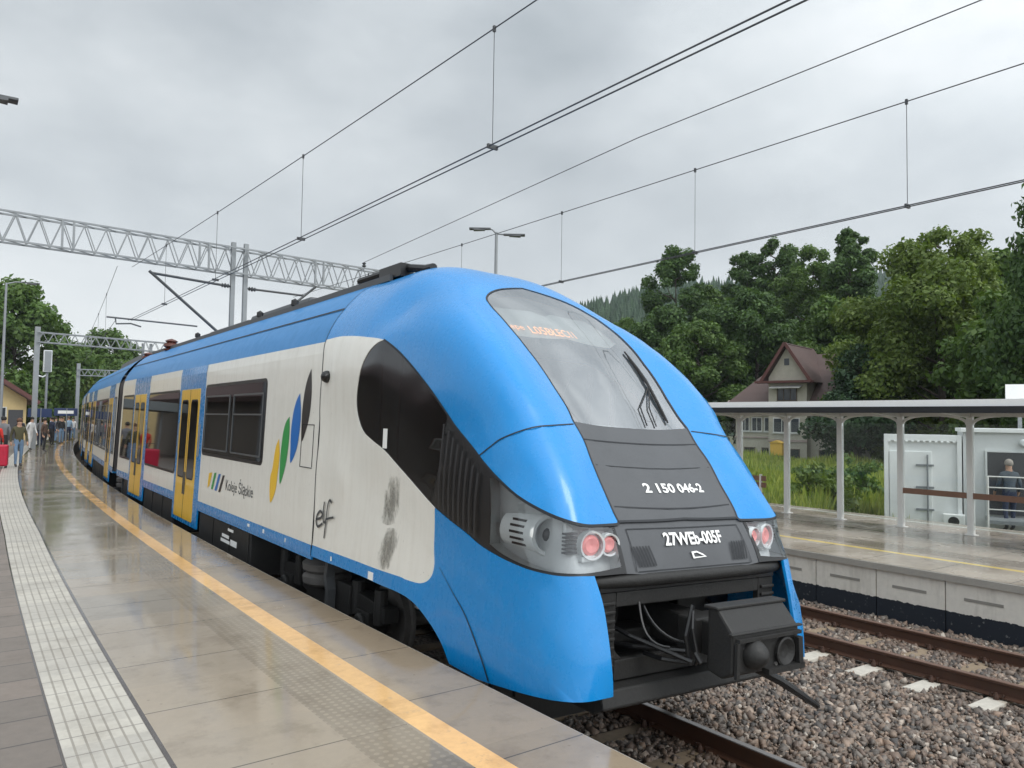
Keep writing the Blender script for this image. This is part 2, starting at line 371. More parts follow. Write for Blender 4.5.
def ribbon_mb(mb, ab, w=.012, off=.004, mirror=True):
    ab = np.asarray(ab); P = Soff(ab, off); N = SN(ab); T = np.gradient(P, axis=0); T /= np.linalg.norm(T, axis=1, keepdims=True)+1e-9
    B = np.cross(N, T); ww = w if hasattr(w, '__len__') else np.full(len(P), w); a = P-B*ww[:, None]/2; b = P+B*ww[:, None]/2
    n = len(P)
    for sg in ((1, -1) if mirror else (1,)):
        vs = [(sg*p[0], p[1], p[2]) for p in a]+[(sg*p[0], p[1], p[2]) for p in b]
        fs = [(i, i+1, n+i+1, n+i) for i in range(n-1)]
        mb.add(vs, fs)

def ribs(ab, w=.012, off=.004, name='panel_seam', m=None, parent=None, mirror=True):
    for sg in ((1, -1) if mirror else (1,)):
        mb = MB(); ribbon_mb(mb, ab, w, off, False)
        if sg < 0: mb.v = [Vector((-p.x, p.y, p.z)) for p in mb.v]
        mb.build(name, m or M['seam'], parent or T, fix=False)

# car frame
PSI = R(2.2); CANT = R(2.2)
def frame(o, psi, cant):
    ey = Vector((math.sin(psi), math.cos(psi), 0)); ex0 = Vector((math.cos(psi), -math.sin(psi), 0)); ez0 = Vector((0, 0, 1))
    ex = ex0*math.cos(cant)-ez0*math.sin(cant); ez = ex0*math.sin(cant)+ez0*math.cos(cant)
    m = Matrix((ex, ey, ez)).transposed().to_4x4(); m.translation = o; return m
CAR1 = frame(Vector((5.03-2*math.sin(PSI), 6-2*math.cos(PSI), RAILZ)), PSI, CANT)
train = thing('electric_multiple_unit'); train.matrix_world = CAR1
tag(train, 'blue and white streamlined electric train standing at the platform, with yellow doors', 'train')
T = train

# shared curves in disk space (left half, x<0)
c = {k: seg(v) for k, v in CV.items()}
ws_top = (0., 2.69, 4.225)
C_ws = seg([ws_top]+CV['windscreen'][1:])
C_hood = seg(CV['hood_side'])
C_pb = seg(CV['pillar_bot']); C_pe = seg([CV['pillar_bot'][-1]]+CV['pillar_edge'])
C_cr = seg(CV['cab_rear']); C_lb = seg(CV['lower_border'][:3]+CV['lower_border'][4:])
C_lf = seg([CV['lower_border'][-1]]+CV['lamp_frame'][1:3], 4); C_lf2 = seg([CV['lamp_frame'][2], CV['lamp_frame'][4]], 4)
C_lf3 = seg([CV['lamp_frame'][4], CV['pillar_bot'][0]], 4)
C_wt = seg([(-1.405, 4.8, 3.655)]+CV['white_top'][1:]); C_wf = seg(CV['white_front'][:-1]+[(-1.428, 4.8, 1.176)])
C_ar = seg([(-1.43, 4.8, 1.046)]+CV['arch'][1:4]+CV['arch'][5:]); C_sf = seg([CV['lower_border'][-1]]+CV['skirt_front'][1:]); C_sb = seg(CV['skirt_bot'])
SECL = [(-1.405, 3.655), (-1.31, 3.88), (-1.2, 4.05), (-1.08, 4.2), (-.95, 4.33), (-.7, 4.48), (-.4, 4.57), (0, 4.61)]
C_sec = seg([(x, 4.8, z) for x, z in SECL])
C_top = seg([(0, 4.8, 4.61), (0, 4.0, 4.56), (0, 3.3, 4.48), ws_top]); C_top[:, 0] = 0
C_ws[0, 0] = 0
ws_bl = C_ws[-1]
C_wsb = spline(np.array([ws_bl, todisk(front([-.35], [2.705]))[0], todisk(front([0.], [2.70]))[0]])); C_wsb[-1, 0] = 0
hb = todisk(front([0.], [1.967]))[0]; C_hb = spline(np.array([C_hood[-1], todisk(front([-.35], [1.957]))[0], hb])); C_hb[-1, 0] = 0
lp = todisk(front([0.], [1.567]))[0]; C_lp = spline(np.array([C_lf[-1], todisk(front([-.4], [1.57]))[0], lp])); C_lp[-1, 0] = 0
def vert(a, b): 
    t = np.linspace(0, 1, 25)[:, None]; r = a*(1-t)+b*t; r[:, 0] = 0; return r
# centre panels
skin('windscreen', cat(C_ws, C_wsb, vert(C_wsb[-1], C_ws[0])), M['screen'], T, join=True, off=-.004)
hoodp = skin('hood_panel', cat(C_wsb[::-1], C_hood, C_hb, vert(C_hb[-1], C_wsb[-1])), M['hood'], T, join=True, off=.0, depth=.03)[0]
numbp = skin('number_panel', cat(C_hb[::-1], C_lf3[::-1], C_lf2[::-1], C_lp, vert(C_lp[-1], C_hb[-1])), M['hood'], T, join=True, off=-.012, depth=.03)[0]
shell = skin('cab_shell', cat(C_top[::-1][::-1], C_ws, C_hood, C_pb, C_pe[1:], C_wt[::-1], C_sec), M['blue'], T, join=True, depth=.02)[0]
shell['label'] = 'bright blue roof and windscreen pillars of the nose'
flank = skin('white_flank', cat(seg([(-1.405, 4.8, 3.655), (-1.428, 4.8, 3.49), (-1.43, 4.8, 2.8), (-1.43, 4.8, 2.0), (-1.428, 4.8, 1.176)]), C_wf[::-1], C_cr[::-1], C_wt[::-1]), M['white'], T, depth=.02)
skirt = skin('nose_skirt', cat(C_wf[::-1], seg([(-1.428, 4.8, 1.176), (-1.43, 4.8, 1.046)]), C_ar, seg([CV['arch'][-1], CV['skirt_bot'][-1]]), C_sb[::-1], C_sf[::-1], C_lb[::-1]), M['blue'], T, depth=.025)
# side glazing, louvres, headlight
iA = int(np.argmin(np.linalg.norm(S(C_pe)-[-1.39, 1.80, 2.75], axis=1))); iB = int(np.argmin(np.linalg.norm(S(C_cr)-[-1.424, 1.98, 1.94], axis=1)))
cabwin = skin('cab_side_window', cat(C_pe[iA:], C_cr[:iB+1], spline(np.array([C_cr[iB], C_pe[iA]]))), M['cabglass'], T, off=-.006)
LN = CV['lens']; C_lens = clean(cat(seg(LN[:5]), seg([LN[4], LN[5]]), seg([LN[5], LN[6]]), seg(LN[6:]), seg([LN[-1], LN[0]])))
surr = skin('headlight_surround', cat(C_pe[:iA+1], spline(np.array([C_pe[iA], C_cr[iB]])), C_cr[iB:], C_lb, C_lf, C_lf2, C_lf3, C_pb), M['black'], T, off=-.008, holes=[C_lens])
lens = skin('headlight', C_lens, M['lens'], T, off=-.006)
for sg, ln in zip((1, -1), lens):
    # housing bowl behind the lens and its lamps
    v, f = region(C_lens, step=.03); Pb = Soff(v, -.11); mb = MB()
    mb.add([(sg*p[0]*.985, p[1]+.03, p[2]) for p in Pb], f)
    Lr = Soff(C_lens, -.012); Lb = Soff(C_lens, -.115); n = len(Lr)
    mb.add([(sg*p[0], p[1], p[2]) for p in Lr]+[(sg*p[0]*.985, p[1]+.03, p[2]) for p in Lb], [(i, (i+1) % n, n+(i+1) % n, n+i) for i in range(n)])
    mb.build('lamp_housing', M['lampdark'], ln, smooth=True)
    s = -sg
    mb = MB(); mb.lathe((s*-1.20, .98, 1.84), (0, -1, 0), [(0, .0), (0, .13), (.02, .15), (.44, .15), (.45, .14)], 28)
    for k in range(6):
        pass
    bar_ = mb.build('projector_barrel', M['lampwhite'], ln, smooth=True)
    for k in range(5):
        a_ = R(-38+k*19); mb = MB(); q = (s*(-1.20-.150*math.cos(a_)), 1.84+.150*math.sin(a_)); mb.bar((q[0], .64, q[1]), (q[0], .82, q[1]), .012, .018); mb.build('cooling_slot', M['black'], bar_)
    mb = MB(); mb.box((min(s*-1.12, s*-.98), .20, 1.67), (max(s*-1.12, s*-.98), .34, 1.72)); mb.box((min(s*-1.20, s*-.80), .32, 1.64), (max(s*-1.20, s*-.80), .36, 1.95)); mb.build('lamp_carrier', M['lampgrey'], ln, bevel=.012)
    mb = MB(); mb.lathe((s*-1.205, .53, 1.84), (s*-.16, -1, 0), [(0, .14), (.03, .162), (.055, .156), (.055, .128), (.02, .120)], 28)
    mb.build('reflector_ring', M['lampwhite'], ln, smooth=True)
    mb = MB(); mb.lathe((s*-1.205, .53, 1.84), (s*-.16, -1, 0), [(.02, .121), (-.01, .10), (-.05, .06), (-.06, 0)], 28); mb.build('reflector_bowl', M['chrome'], ln, smooth=True)
    mb = MB(); mb.lathe((s*-1.205, .50, 1.84), (s*-.16, -1, 0), [(0, .058), (.02, .052), (.035, .03), (.04, 0)], 20)
    mb.build('projector_lens', M['black'], ln, smooth=True)
    for (x, y, z, r) in ((-1.03, .215, 1.795, .092), (-.86, .21, 1.795, .072)):
        mb = MB(); mb.lathe((s*x, y, z), (s*-.15, -1, 0), [(0, 0), (.02, r*.6), (.0, r*.85)], 20); o = mb.build('tail_lamp', M['redlamp'], ln, smooth=True)
        mb = MB(); mb.lathe((s*x, y, z), (s*-.15, -1, 0), [(-.03, r), (.03, r), (.035, r*1.18), (-.03, r*1.22)], 24); mb.build('lamp_bezel', M['lampgrey'], o, smooth=True)
    mb = MB()
    for k in range(6): mb.box((min(s*-1.24, s*-1.13), .25, 1.73+k*.028), (max(s*-1.24, s*-1.13), .30, 1.744+k*.028))
    mb.build('lamp_grille', M['frame'], ln)
# louvre slats between window and lamp
for k in range(8):
    y = 1.78-k*.085
    zz = np.linspace(np.interp(y, [1.13, 1.4, 1.67, 1.9], [1.677, 1.74, 1.823, 1.9])+.05, np.interp(y, [1.1, 1.24, 1.4, 1.65, 1.86], [2.28, 2.37, 2.48, 2.64, 2.79])-.07, 10)
    Pn = side(np.full(10, y), zz); ribs(todisk(Pn), .028, .014, 'louvre_slat', M['louvre'])
# window pillars and seat seen in cab side glass
mb = MB()
for y in (3.15, 2.72):
    Pn = side(np.full(12, y), np.linspace(2.48 if y > 3 else 2.3, 3.40 if y > 3 else 3.30, 12)); ribbon_mb(mb, todisk(Pn), .05, -.02)
mb.build('cab_window_pillar', M['cabred'], T)

Ps = side(np.array([3.02,2.92,2.92,3.02,2.97,2.97]), np.array([2.40,2.40,2.60,2.60,2.40,2.60])); Ps = Soff(todisk(Ps), .0); MB().add([tuple(p) for p in Ps], [(0,4,5,3),(4,1,2,5)]).build('sticker', M['textwhite'], cabwin[1], fix=False) if Ps[0][0]*1 < 0 else None
# seams
ribs(C_sec, .014); ribs(seg([(-1.405, 4.8, 3.655), (-1.428, 4.8, 3.49), (-1.43, 4.8, 2.8), (-1.43, 4.8, 2.0), (-1.43, 4.8, 1.05)]), .016)
ribs(c['pillar_seam'], .012); ribs(c['skirt_seam'], np.linspace(.004, .02, len(c['skirt_seam'])))
ribs(cat(C_pb, C_pe[1:]), .022, .002); ribs(C_hood, .018, .002); ribs(C_ws, .02, .002); ribs(C_hb, .02, .004)
for zc in (2.565, 2.36, 2.045):
    xs = np.linspace(-.69, .69, 28); ribs(todisk(front(xs, np.full(28, zc)+.02*(xs/.7)**2)), .012 if zc != 2.36 else .007, .004, parent=hoodp, mirror=False)
# number panel outline, vents, logo
xs = np.linspace(-.66, .66, 24); ribs(todisk(front(xs, 1.905+0*xs)), .008, -.006, parent=numbp, mirror=False); ribs(todisk(front(xs, 1.602+0*xs)), .008, -.006, parent=numbp, mirror=False)
zs = np.linspace(1.905, 1.602, 8); ribs(todisk(front(np.linspace(-.66, -.68, 8), zs)), .008, -.006, parent=numbp)
for k in range(6):
    x0 = .655-k*.032; zz = np.linspace(1.78, 1.635, 6); ribs(todisk(front(-(x0-.02+np.linspace(.02, -.012, 6)), zz)), .018, -.003, 'vent_slot', M['seam'], numbp)

def text_mesh(body, size, sx=.7, weight=0., shear=0):
    cu = bpy.data.curves.new('txt', 'FONT'); cu.body = body; cu.size = size; cu.offset = weight; cu.shear = shear; cu.align_x = 'CENTER'; cu.align_y = 'CENTER'; cu.resolution_u = 3
    o = bpy.data.objects.new('txt', cu); COL.objects.link(o); dg = bpy.context.evaluated_depsgraph_get(); dg.update()
    me = bpy.data.meshes.new_from_object(o.evaluated_get(dg)); bpy.data.objects.remove(o); bpy.data.curves.remove(cu)
    bm = bmesh.new(); bm.from_mesh(me); bmesh.ops.triangulate(bm, faces=bm.faces)
    for _ in range(2):
        long_ = [e for e in bm.edges if e.calc_length() > size*.35]
        if long_: bmesh.ops.subdivide_edges(bm, edges=long_, cuts=1); bmesh.ops.triangulate(bm, faces=bm.faces)
    v = np.array([p.co[:2] for p in bm.verts]); v[:, 0] *= sx; f = [tuple(q.index for q in fc.verts) for fc in bm.faces]; bm.free(); bpy.data.meshes.remove(me)
    return v, f
def text_front(name, body, cx, cz, size, m, parent, sx=.7, off=.004, weight=.0, width=None):
    v, f = text_mesh(body, size, sx, weight)
    if width: v[:, 0] *= width/np.ptp(v[:, 0])
    v[:, 0] -= (v[:, 0].max()+v[:, 0].min())/2; v[:, 1] -= (v[:, 1].max()+v[:, 1].min())/2
    P = front(v[:, 0]+cx, v[:, 1]*.93+cz); P = Soff(todisk(P), off)
    return MB().add([tuple(p) for p in P], f).build(name, m, parent, fix=False)
text_front('number_lettering', '2 150 046-2', .075, 2.203, .105, M['textwhite'], hoodp, width=.735, weight=.003)
text_front('number_lettering', '27WEb-005F', .037, 1.82, .138, M['textwhite'], numbp, width=.69, weight=.004, off=.0)
P = [(-.06, 1.72), (.0, 1.725), (.07, 1.70), (.115, 1.675), (-.05, 1.668)]; Pi = [(-.038, 1.708), (.0, 1.712), (.06, 1.690), (.085, 1.682), (-.035, 1.680)]
Q = Soff(todisk(front([p[0] for p in P+Pi], [p[1] for p in P+Pi])), .0)
MB().add([tuple(p) for p in Q], [(i, (i+1) % 5, 5+(i+1) % 5, 5+i) for i in range(5)]).build('maker_emblem', M['textwhite'], numbp, fix=False)

# bumper lip below the number panel
mb = MB(); xs = np.linspace(-1.12, 1.12, 40); F = front(xs, np.full(40, 1.555)); 
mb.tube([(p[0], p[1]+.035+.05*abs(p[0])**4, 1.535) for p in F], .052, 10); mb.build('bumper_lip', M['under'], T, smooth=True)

# interior of the cab
mb = MB(); mb.prism([(-1.25, 1.2), (1.25, 1.2), (1.25, 3.6), (.8, 4.2), (-.8, 4.2), (-1.25, 3.6)], 1, 4.6, 4.7); cw = mb.build('cab_back_wall', M['cabin'], T)
mb = MB(); mb.prism([(1.1, 2.55), (1.75, 2.62), (1.9, 2.75), (2.2, 2.7), (2.2, 1.3), (1.1, 1.3)], 0, -1.05, 1.05); mb.build('driver_desk', M['cabin'], T, bevel=.03)
mb = MB(); mb.box((-.28, 3.0, 1.6), (.28, 3.5, 1.75)); mb.box((-.27, 3.4, 1.75), (.27, 3.55, 2.7)); mb.box((-.15, 3.42, 2.7), (.15, 3.52, 2.92)); mb.build('driver_seat', M['cabred'], T, bevel=.05)
mb = MB(); mb.box((-1.2, 1.2, 1.25), (1.2, 4.6, 1.3)); mb.build('cab_floor', M['cabdark'], T)
mb = MB()
v, f = region(cat(C_ws, C_wsb, vert(C_wsb[-1], C_ws[0])), step=.03)
Pd = Soff(v, -.10)
keep = [t for t in f if Pd[list(t)][:, 2].mean() > 3.88]
mb.add([tuple(p) for p in Pd], keep); mb.add([(-p[0], p[1], p[2]) for p in Pd], [t[::-1] for t in keep]); o = mb.build('sun_blind', M['frame'], T, smooth=True)
keep = [t for t in f if 3.60 < Pd[list(t)][:, 2].mean() <= 3.88]
mb = MB(); mb.add([tuple(p) for p in Pd], keep); mb.add([(-p[0], p[1], p[2]) for p in Pd], [t[::-1] for t in keep]); disp = mb.build('destination_display', M['cabin'], T, smooth=True)
text_front('led_lettering', 'nepe', -.545, 3.725, .10, M['orange'], disp, off=-.085, width=.20)
text_front('led_lettering', 'L05BŁEC11', -.11, 3.725, .135, M['orange'], disp, off=-.085, width=.56)

# wiper
def on(x, z, t=.03): return tuple(Soff(todisk(front([x], [z])), t)[0])
mb = MB(); mb.tube([on(.607, 3.50, .014), on(.59, 3.3, .018), on(.575, 3.177, .02), on(.53, 2.95, .018), on(.495, 2.77, .014)], [.009, .013, .016, .013, .009], 8)
for q in ((.17, 2.73), (.30, 2.73)): mb.tube([on(.57, 3.14, .018), on(.47+.2*q[0], 3.08, .016), on(q[0]+.06, 2.9, .014), on(q[0], q[1], .01)], .007, 6)
mb.tube([on(.60, 3.45, .008), on(.57, 3.15, .008), on(.49, 2.79, .008)], .007, 6)
mb.build('windscreen_wiper', M['black'], T)

# rear-view camera pod on each flank
for s in (-1, 1):
    mb = MB(); mb.lathe((s*1.43, 4.62, 3.19), (s*.55, -.8, 0), [(-.12, .04), (-.03, .075), (.05, .072), (.10, .04), (.12, .0)], 16); mb.build('camera_pod', M['black'], T, smooth=True)

# decals on the left and right side planes
def decal(name, poly, m, parent, off=.004, x=1.43):
    mb = MB(); P = np.array(poly)
    P = spline(np.vstack([P, P[:1]]), 4)[:-1]; n = len(P)
    v, e, f, *_ = delaunay_2d_cdt([Vector(p) for p in P], [(i, (i+1) % n) for i in range(n)], [], 1, 1e-6)
    mb.add([(-x-off, p[0], p[1]) for p in v], f)
    return mb.build(name, m, parent)
# front opening, coupler
mb = MB()
mb.box((-1.25, .78, .55), (1.25, .82, 1.52)); mb.box((-1.02, .1, 1.46), (1.02, .8, 1.50))
mb.build('coupler_bay', M['black'], T)
mb = MB()                                     # frame with an opening
fy0, fy1 = .12, .18
mb.box((-1.04, fy0, .80), (-.84, fy1, 1.45)); mb.box((.84, fy0, .80), (1.04, fy1, 1.45)); mb.box((-.835, fy0, 1.34), (.835, fy1, 1.45)); mb.box((-.835, fy0, .80), (.835, fy1, .95))
mb.prism([(-.84, .951), (-.76, .951), (-.84, 1.03)], 1, fy0+.001, fy1); mb.prism([(.84, .951), (.76, .951), (.84, 1.03)], 1, fy0+.001, fy1)
for k in range(9): 
    for s in (-1, 1): mb.box((s*.945-.085, fy0-.025, .84+k*.065), (s*.945+.085, fy0, .868+k*.065))
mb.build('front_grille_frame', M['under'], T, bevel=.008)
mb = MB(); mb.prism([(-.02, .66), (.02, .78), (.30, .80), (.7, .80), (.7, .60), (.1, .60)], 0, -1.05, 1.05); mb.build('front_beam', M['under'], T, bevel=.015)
cp = MB(); cp.prism([(-.36, 1.41), (-.45, 1.41), (-.60, 1.25), (-.60, .97), (-.50, .92), (-.36, .95)], 0, -.38, .38); coupler = cp.build('coupler', M['under'], T, bevel=.02)
mb = MB(); mb.box((-.41, -.615, 1.245), (.41, -.575, 1.262)); mb.box((-.40, -.47, 1.395), (.40, -.34, 1.42)); mb.build('coupler_cover', M['under'], coupler, bevel=.008)
mb = MB(); mb.lathe((-.17, -.60, 1.10), (0, -1, 0), [(0, .105), (.05, .10), (.09, .075), (.12, .04), (.13, 0)], 20); mb.build('coupler_cone', M['under'], coupler, smooth=True)
mb = MB(); mb.lathe((.19, -.60, 1.08), (0, -1, 0), [(0, .105), (.03, .11), (.035, .095), (.01, .05), (0, 0)], 20); mb.box((-.05, -.66, .95), (.38, -.60, .99)); mb.box((-.36, -.64, 1.20), (.36, -.60, 1.225))
mb.bar((.32, -.64, 1.18), (.34, -.64, .98), .04, .05); mb.bar((-.36, -.62, .95), (-.36, -.62, 1.2), .025, .03); mb.build('coupler_face', M['under'], coupler)
mb = MB(); mb.bar((0, -.37, 1.10), (0, .8, 1.10), .26, .26); mb.box((-.2, -.1, .98), (.2, .1, 1.24)); mb.build('coupler_shaft', M['under'], coupler, bevel=.015)
for x in (-.34, -.1, .1, .34):
    for z_ in (1.0, 1.2): mb = MB(); mb.lathe((x, -.60, z_), (0, -1, 0), [(0, .016), (.014, .016), (.014, 0)], 6); mb.build('coupler_bolt', M['under2'], coupler)
for k, (a, b) in enumerate((((-.46, -.3, 1.0), (-.75, .6, 1.22)), ((-.42, -.25, .96), (-.36, -.2, 1.38)), ((-.55, .1, .98), (-.40, -.25, .97)), ((-.70, .5, 1.0), (-.42, -.2, 1.05)), ((.45, -.3, 1.0), (.7, .6, 1.2)))): mb = MB(); mb.tube([a, ((a[0]+b[0])/2-.06, (a[1]+b[1])/2, (a[2]+b[2])/2), b], .018, 6); mb.build('coupler_hose', M['black'], coupler)
for k in (0, 3):
    q = [(-.60+.05*k-.07*math.sin(t*1.05+k*.4), .12-.11*t+.02*k, 1.36-.12*math.sin(t*.8)-.06*t) for t in np.linspace(0, 3, 9)]; mb = MB(); mb.tube(q, .011, 6); mb.build('coupler_cable', M['black'], coupler)
mb = MB(); mb.tube([(-.44, -.28, 1.36), (-.50, -.33, 1.25), (-.47, -.36, 1.05), (-.42, -.30, .98)], .013, 6); mb.lathe((-.47, -.36, 1.05), (.3, -.6, -1), [(-.04, .022), (.04, .022), (.05, .012)], 8)
mb.build('coupler_hose', M['black'], coupler)
mb = MB(); mb.box((-.80, .45, .96), (.80, .70, 1.06)); mb.box((-.7, .60, 1.06), (-.35, .74, 1.3)); mb.box((.3, .55, 1.06), (.7, .74, 1.25)); mb.build('draft_gear', M['under'], T, bevel=.02)
mb = MB(); mb.tube([(.16, -.40, .90), (.36, -.46, .80), (.60, -.5, .66), (.80, -.5, .55)], [.035, .034, .03, .022], 8); mb.build('brake_hose', M['black'], coupler, smooth=True)
mb = MB(); mb.prism([(-1.15, .62), (1.15, .62), (1.1, .10), (-1.1, .10)], 1, 1.28, 1.33); mb.build('plough_shade_plate', M['under'], T)  # plough-like dark plate added to give the black shade below the nose skirts

# ------------------------------------------------------------------ carriage bodies
SECR = [(1.43, 1.17), (1.43, 3.40), (1.428, 3.49), (1.41, 3.63)]
ROOF = [(1.41, 3.63), (1.36, 3.78), (1.31, 3.88), (1.2, 4.05), (1.08, 4.2), (.95, 4.33), (.82, 4.42), (.7, 4.48), (.4, 4.57), (0, 4.61)]
WB = [(1.428, 3.30), (1.4285, 3.42), (1.428, 3.49), (1.405, 3.60)]   # white band under the cantrail
def strip(mb, sec, y0, y1, sgn, off=0, n=1):
    ys = np.linspace(y0, y1, n+1); k = len(sec)
    vs = [(sgn*(x+off), y, z) for y in ys for x, z in sec]
    fs = [(i*k+j, i*k+j+1, (i+1)*k+j+1, (i+1)*k+j) for i in range(n) for j in range(k-1)]
    mb.add(vs, fs)
def rrect(y0, y1, z0, z1, r, n=4):
    P = []
    for cy, cz, a in ((y1-r, z1-r, 0), (y0+r, z1-r, 90), (y0+r, z0+r, 180), (y1-r, z0+r, 270)):
        for k in range(n+1): t = R(a+90*k/n); P.append((cy+r*math.cos(t), cz+r*math.sin(t)))
    return P
def sheet(mb, P, x):                          # thin plate proud of the side
    n = len(P)
    for s in (-1,): mb.add([(s*x, *p) for p in P]+[(s*(x-.03), *p) for p in P], [tuple(range(n))]+[(i, (i+1) % n, n+(i+1) % n, n+i) for i in range(n)])

def window(y0, y1, z0, z1, Mx, split=True, r=.1):
    mb = MB(Mx); sheet(mb, rrect(y0, y1, z0, z1, r), 1.434); o = mb.build('window_band', M['black'], T)
    mb = MB(Mx); sheet(mb, rrect(y0+.05, y1-.05, z0+.05, z1-.05, r*.7), 1.4365); g = mb.build('window_glass', M['winglass'], o)
    if split:
        mb = MB(Mx); n = max(1, round((y1-y0)/1.6)); w = (y1-y0)/n
        for i in range(n):
            a, b = y0+i*w+.12, y0+(i+1)*w-.12
            for s in (-1,):
                X = s*1.438
                def L(p, q): mb.bar((X, *p), (X, *q), .018, .024)
                zt = z1-.22; zm = z0+(z1-z0)*.58
                L((a, zm), (b, zm)); L((a, zt), (b, zt)); L((a, z0+.12), (a, zt)); L((b, z0+.12), (b, zt)); L((a, z0+.12), (b, z0+.12))
        mb.build('window_frame', M['frame'], o)
    return o
def door(y0, y1, Mx, z0=.74, z1=3.20):
    ym = (y0+y1)/2
    for a, b in ((y0, ym-.008), (ym+.008, y1)):
        mb = MB(Mx); sheet(mb, rrect(a, b, z0, z1, .03, 2), 1.442); d = mb.build('sliding_door', M['yellow'], T)
        mb = MB(Mx); sheet(mb, rrect(a+.12, b-.12, 1.52, 2.98, .08), 1.4455); mb.build('door_glass', M['winglass'], d)
        mb = MB(Mx); sheet(mb, rrect(a+.095, b-.095, 1.495, 3.005, .09), 1.4440); mb.build('glass_gasket', M['seam'], d)
        mb = MB(Mx); h = b-.05 if a == y0 else a+.05
        for s in (-1,): mb.bar((s*1.447, h, 1.2), (s*1.447, h, 1.62), .02, .03)
        mb.build('door_handle', M['darksteel'], d)
    mb = MB(Mx); sheet(mb, [(ym-.012, z0), (ym+.012, z0), (ym+.012, z1), (ym-.012, z1)], 1.4435); mb.build('door_seal', M['seam'], T)
def surround(y0, y1, Mx):                     # blue portal round a door
    mb = MB(Mx)
    for a, b in ((y0-.34, y0-.002), (y1+.002, y1+.2)): sheet(mb, [(a, .66), (b, .66), (b, 3.40), (a, 3.40)], 1.4335)
    sheet(mb, [(y0-.002, .66), (y1+.002, .66), (y1+.002, .735), (y0-.002, .735)], 1.4335); sheet(mb, [(y0-.002, 3.21), (y1+.002, 3.21), (y1+.002, 3.40), (y0-.002, 3.40)], 1.4335)
    for s in (-1,):
        strip(mb, [(x+.005, z) for x, z in [(1.43, 3.40), (1.428, 3.49), (1.41, 3.63)]], y0-.34, y1+.2, s)
    mb.build('door_portal', M['blue'], T)
    for yy in (y0-.12, y1+.08):
        mb = MB(Mx); sheet(mb, rrect(yy-.05, yy+.05, 1.95, 2.55, .03, 2), 1.4375); mb.build('door_button_panel', M['steel'], T)

def carriage(Mx, y0, y1, wins, doors, bands, rear_cab=False):
    mb = MB(Mx)
    for s in (-1, 1): strip(mb, SECR, y0, y1, s, 0, 1)
    b = mb.build('carriage_side', M['white'], T)
    mb = MB(Mx)
    for s in (-1, 1): strip(mb, ROOF, y0, y1, s, 0, 6)
    r = mb.build('carriage_roof', M['blue_dull'], T, smooth=True)
    mb = MB(Mx)
    for s in (-1, 1): strip(mb, [(1.436, 1.045), (1.436, 1.172)], y0, y1, s)
    mb.box((-1.425, y0, 1.0), (1.425, y1, 1.05)); mb.build('sill_stripe', M['blue'], T)
    mb = MB(Mx)
    strip(mb, [(1.205, 4.056), (1.19, 4.078)], y0, y1, -1, .002)
    mb.build('panel_seam', M['seam'], T)
    for w in wins: window(*w[:4], Mx, *w[4:])
    for d in doors: surround(*d, Mx); door(*d, Mx)
    for a, q in ((y0, y0+.03), (y1-.03, y1)):   # end walls
        mb = MB(Mx); mb.prism([(-1.4, 1.0), (1.4, 1.0), (1.4, 3.6), (.9, 4.3), (-.9, 4.3), (-1.4, 3.6)], 1, a, q); mb.build('end_wall', M['cabdark'], T)
    mb = MB(Mx); mb.box((-1.3, y0, 1.05), (1.3, y1, 1.12)); mb.build('carriage_floor', M['cabdark'], T)
    if y1-y0 > 15 and Mx == Matrix.Identity(4):
        for yy in (7.6, 9.2, 13.3, 14.9):
            mb = MB(Mx); mb.box((-1.22, yy, 1.45), (-.3, yy+.14, 2.5)); mb.box((-1.22, yy-.45, 1.4), (-.3, yy, 1.55)); mb.build('passenger_seat', M['cabred'], T, bevel=.04)
    return b

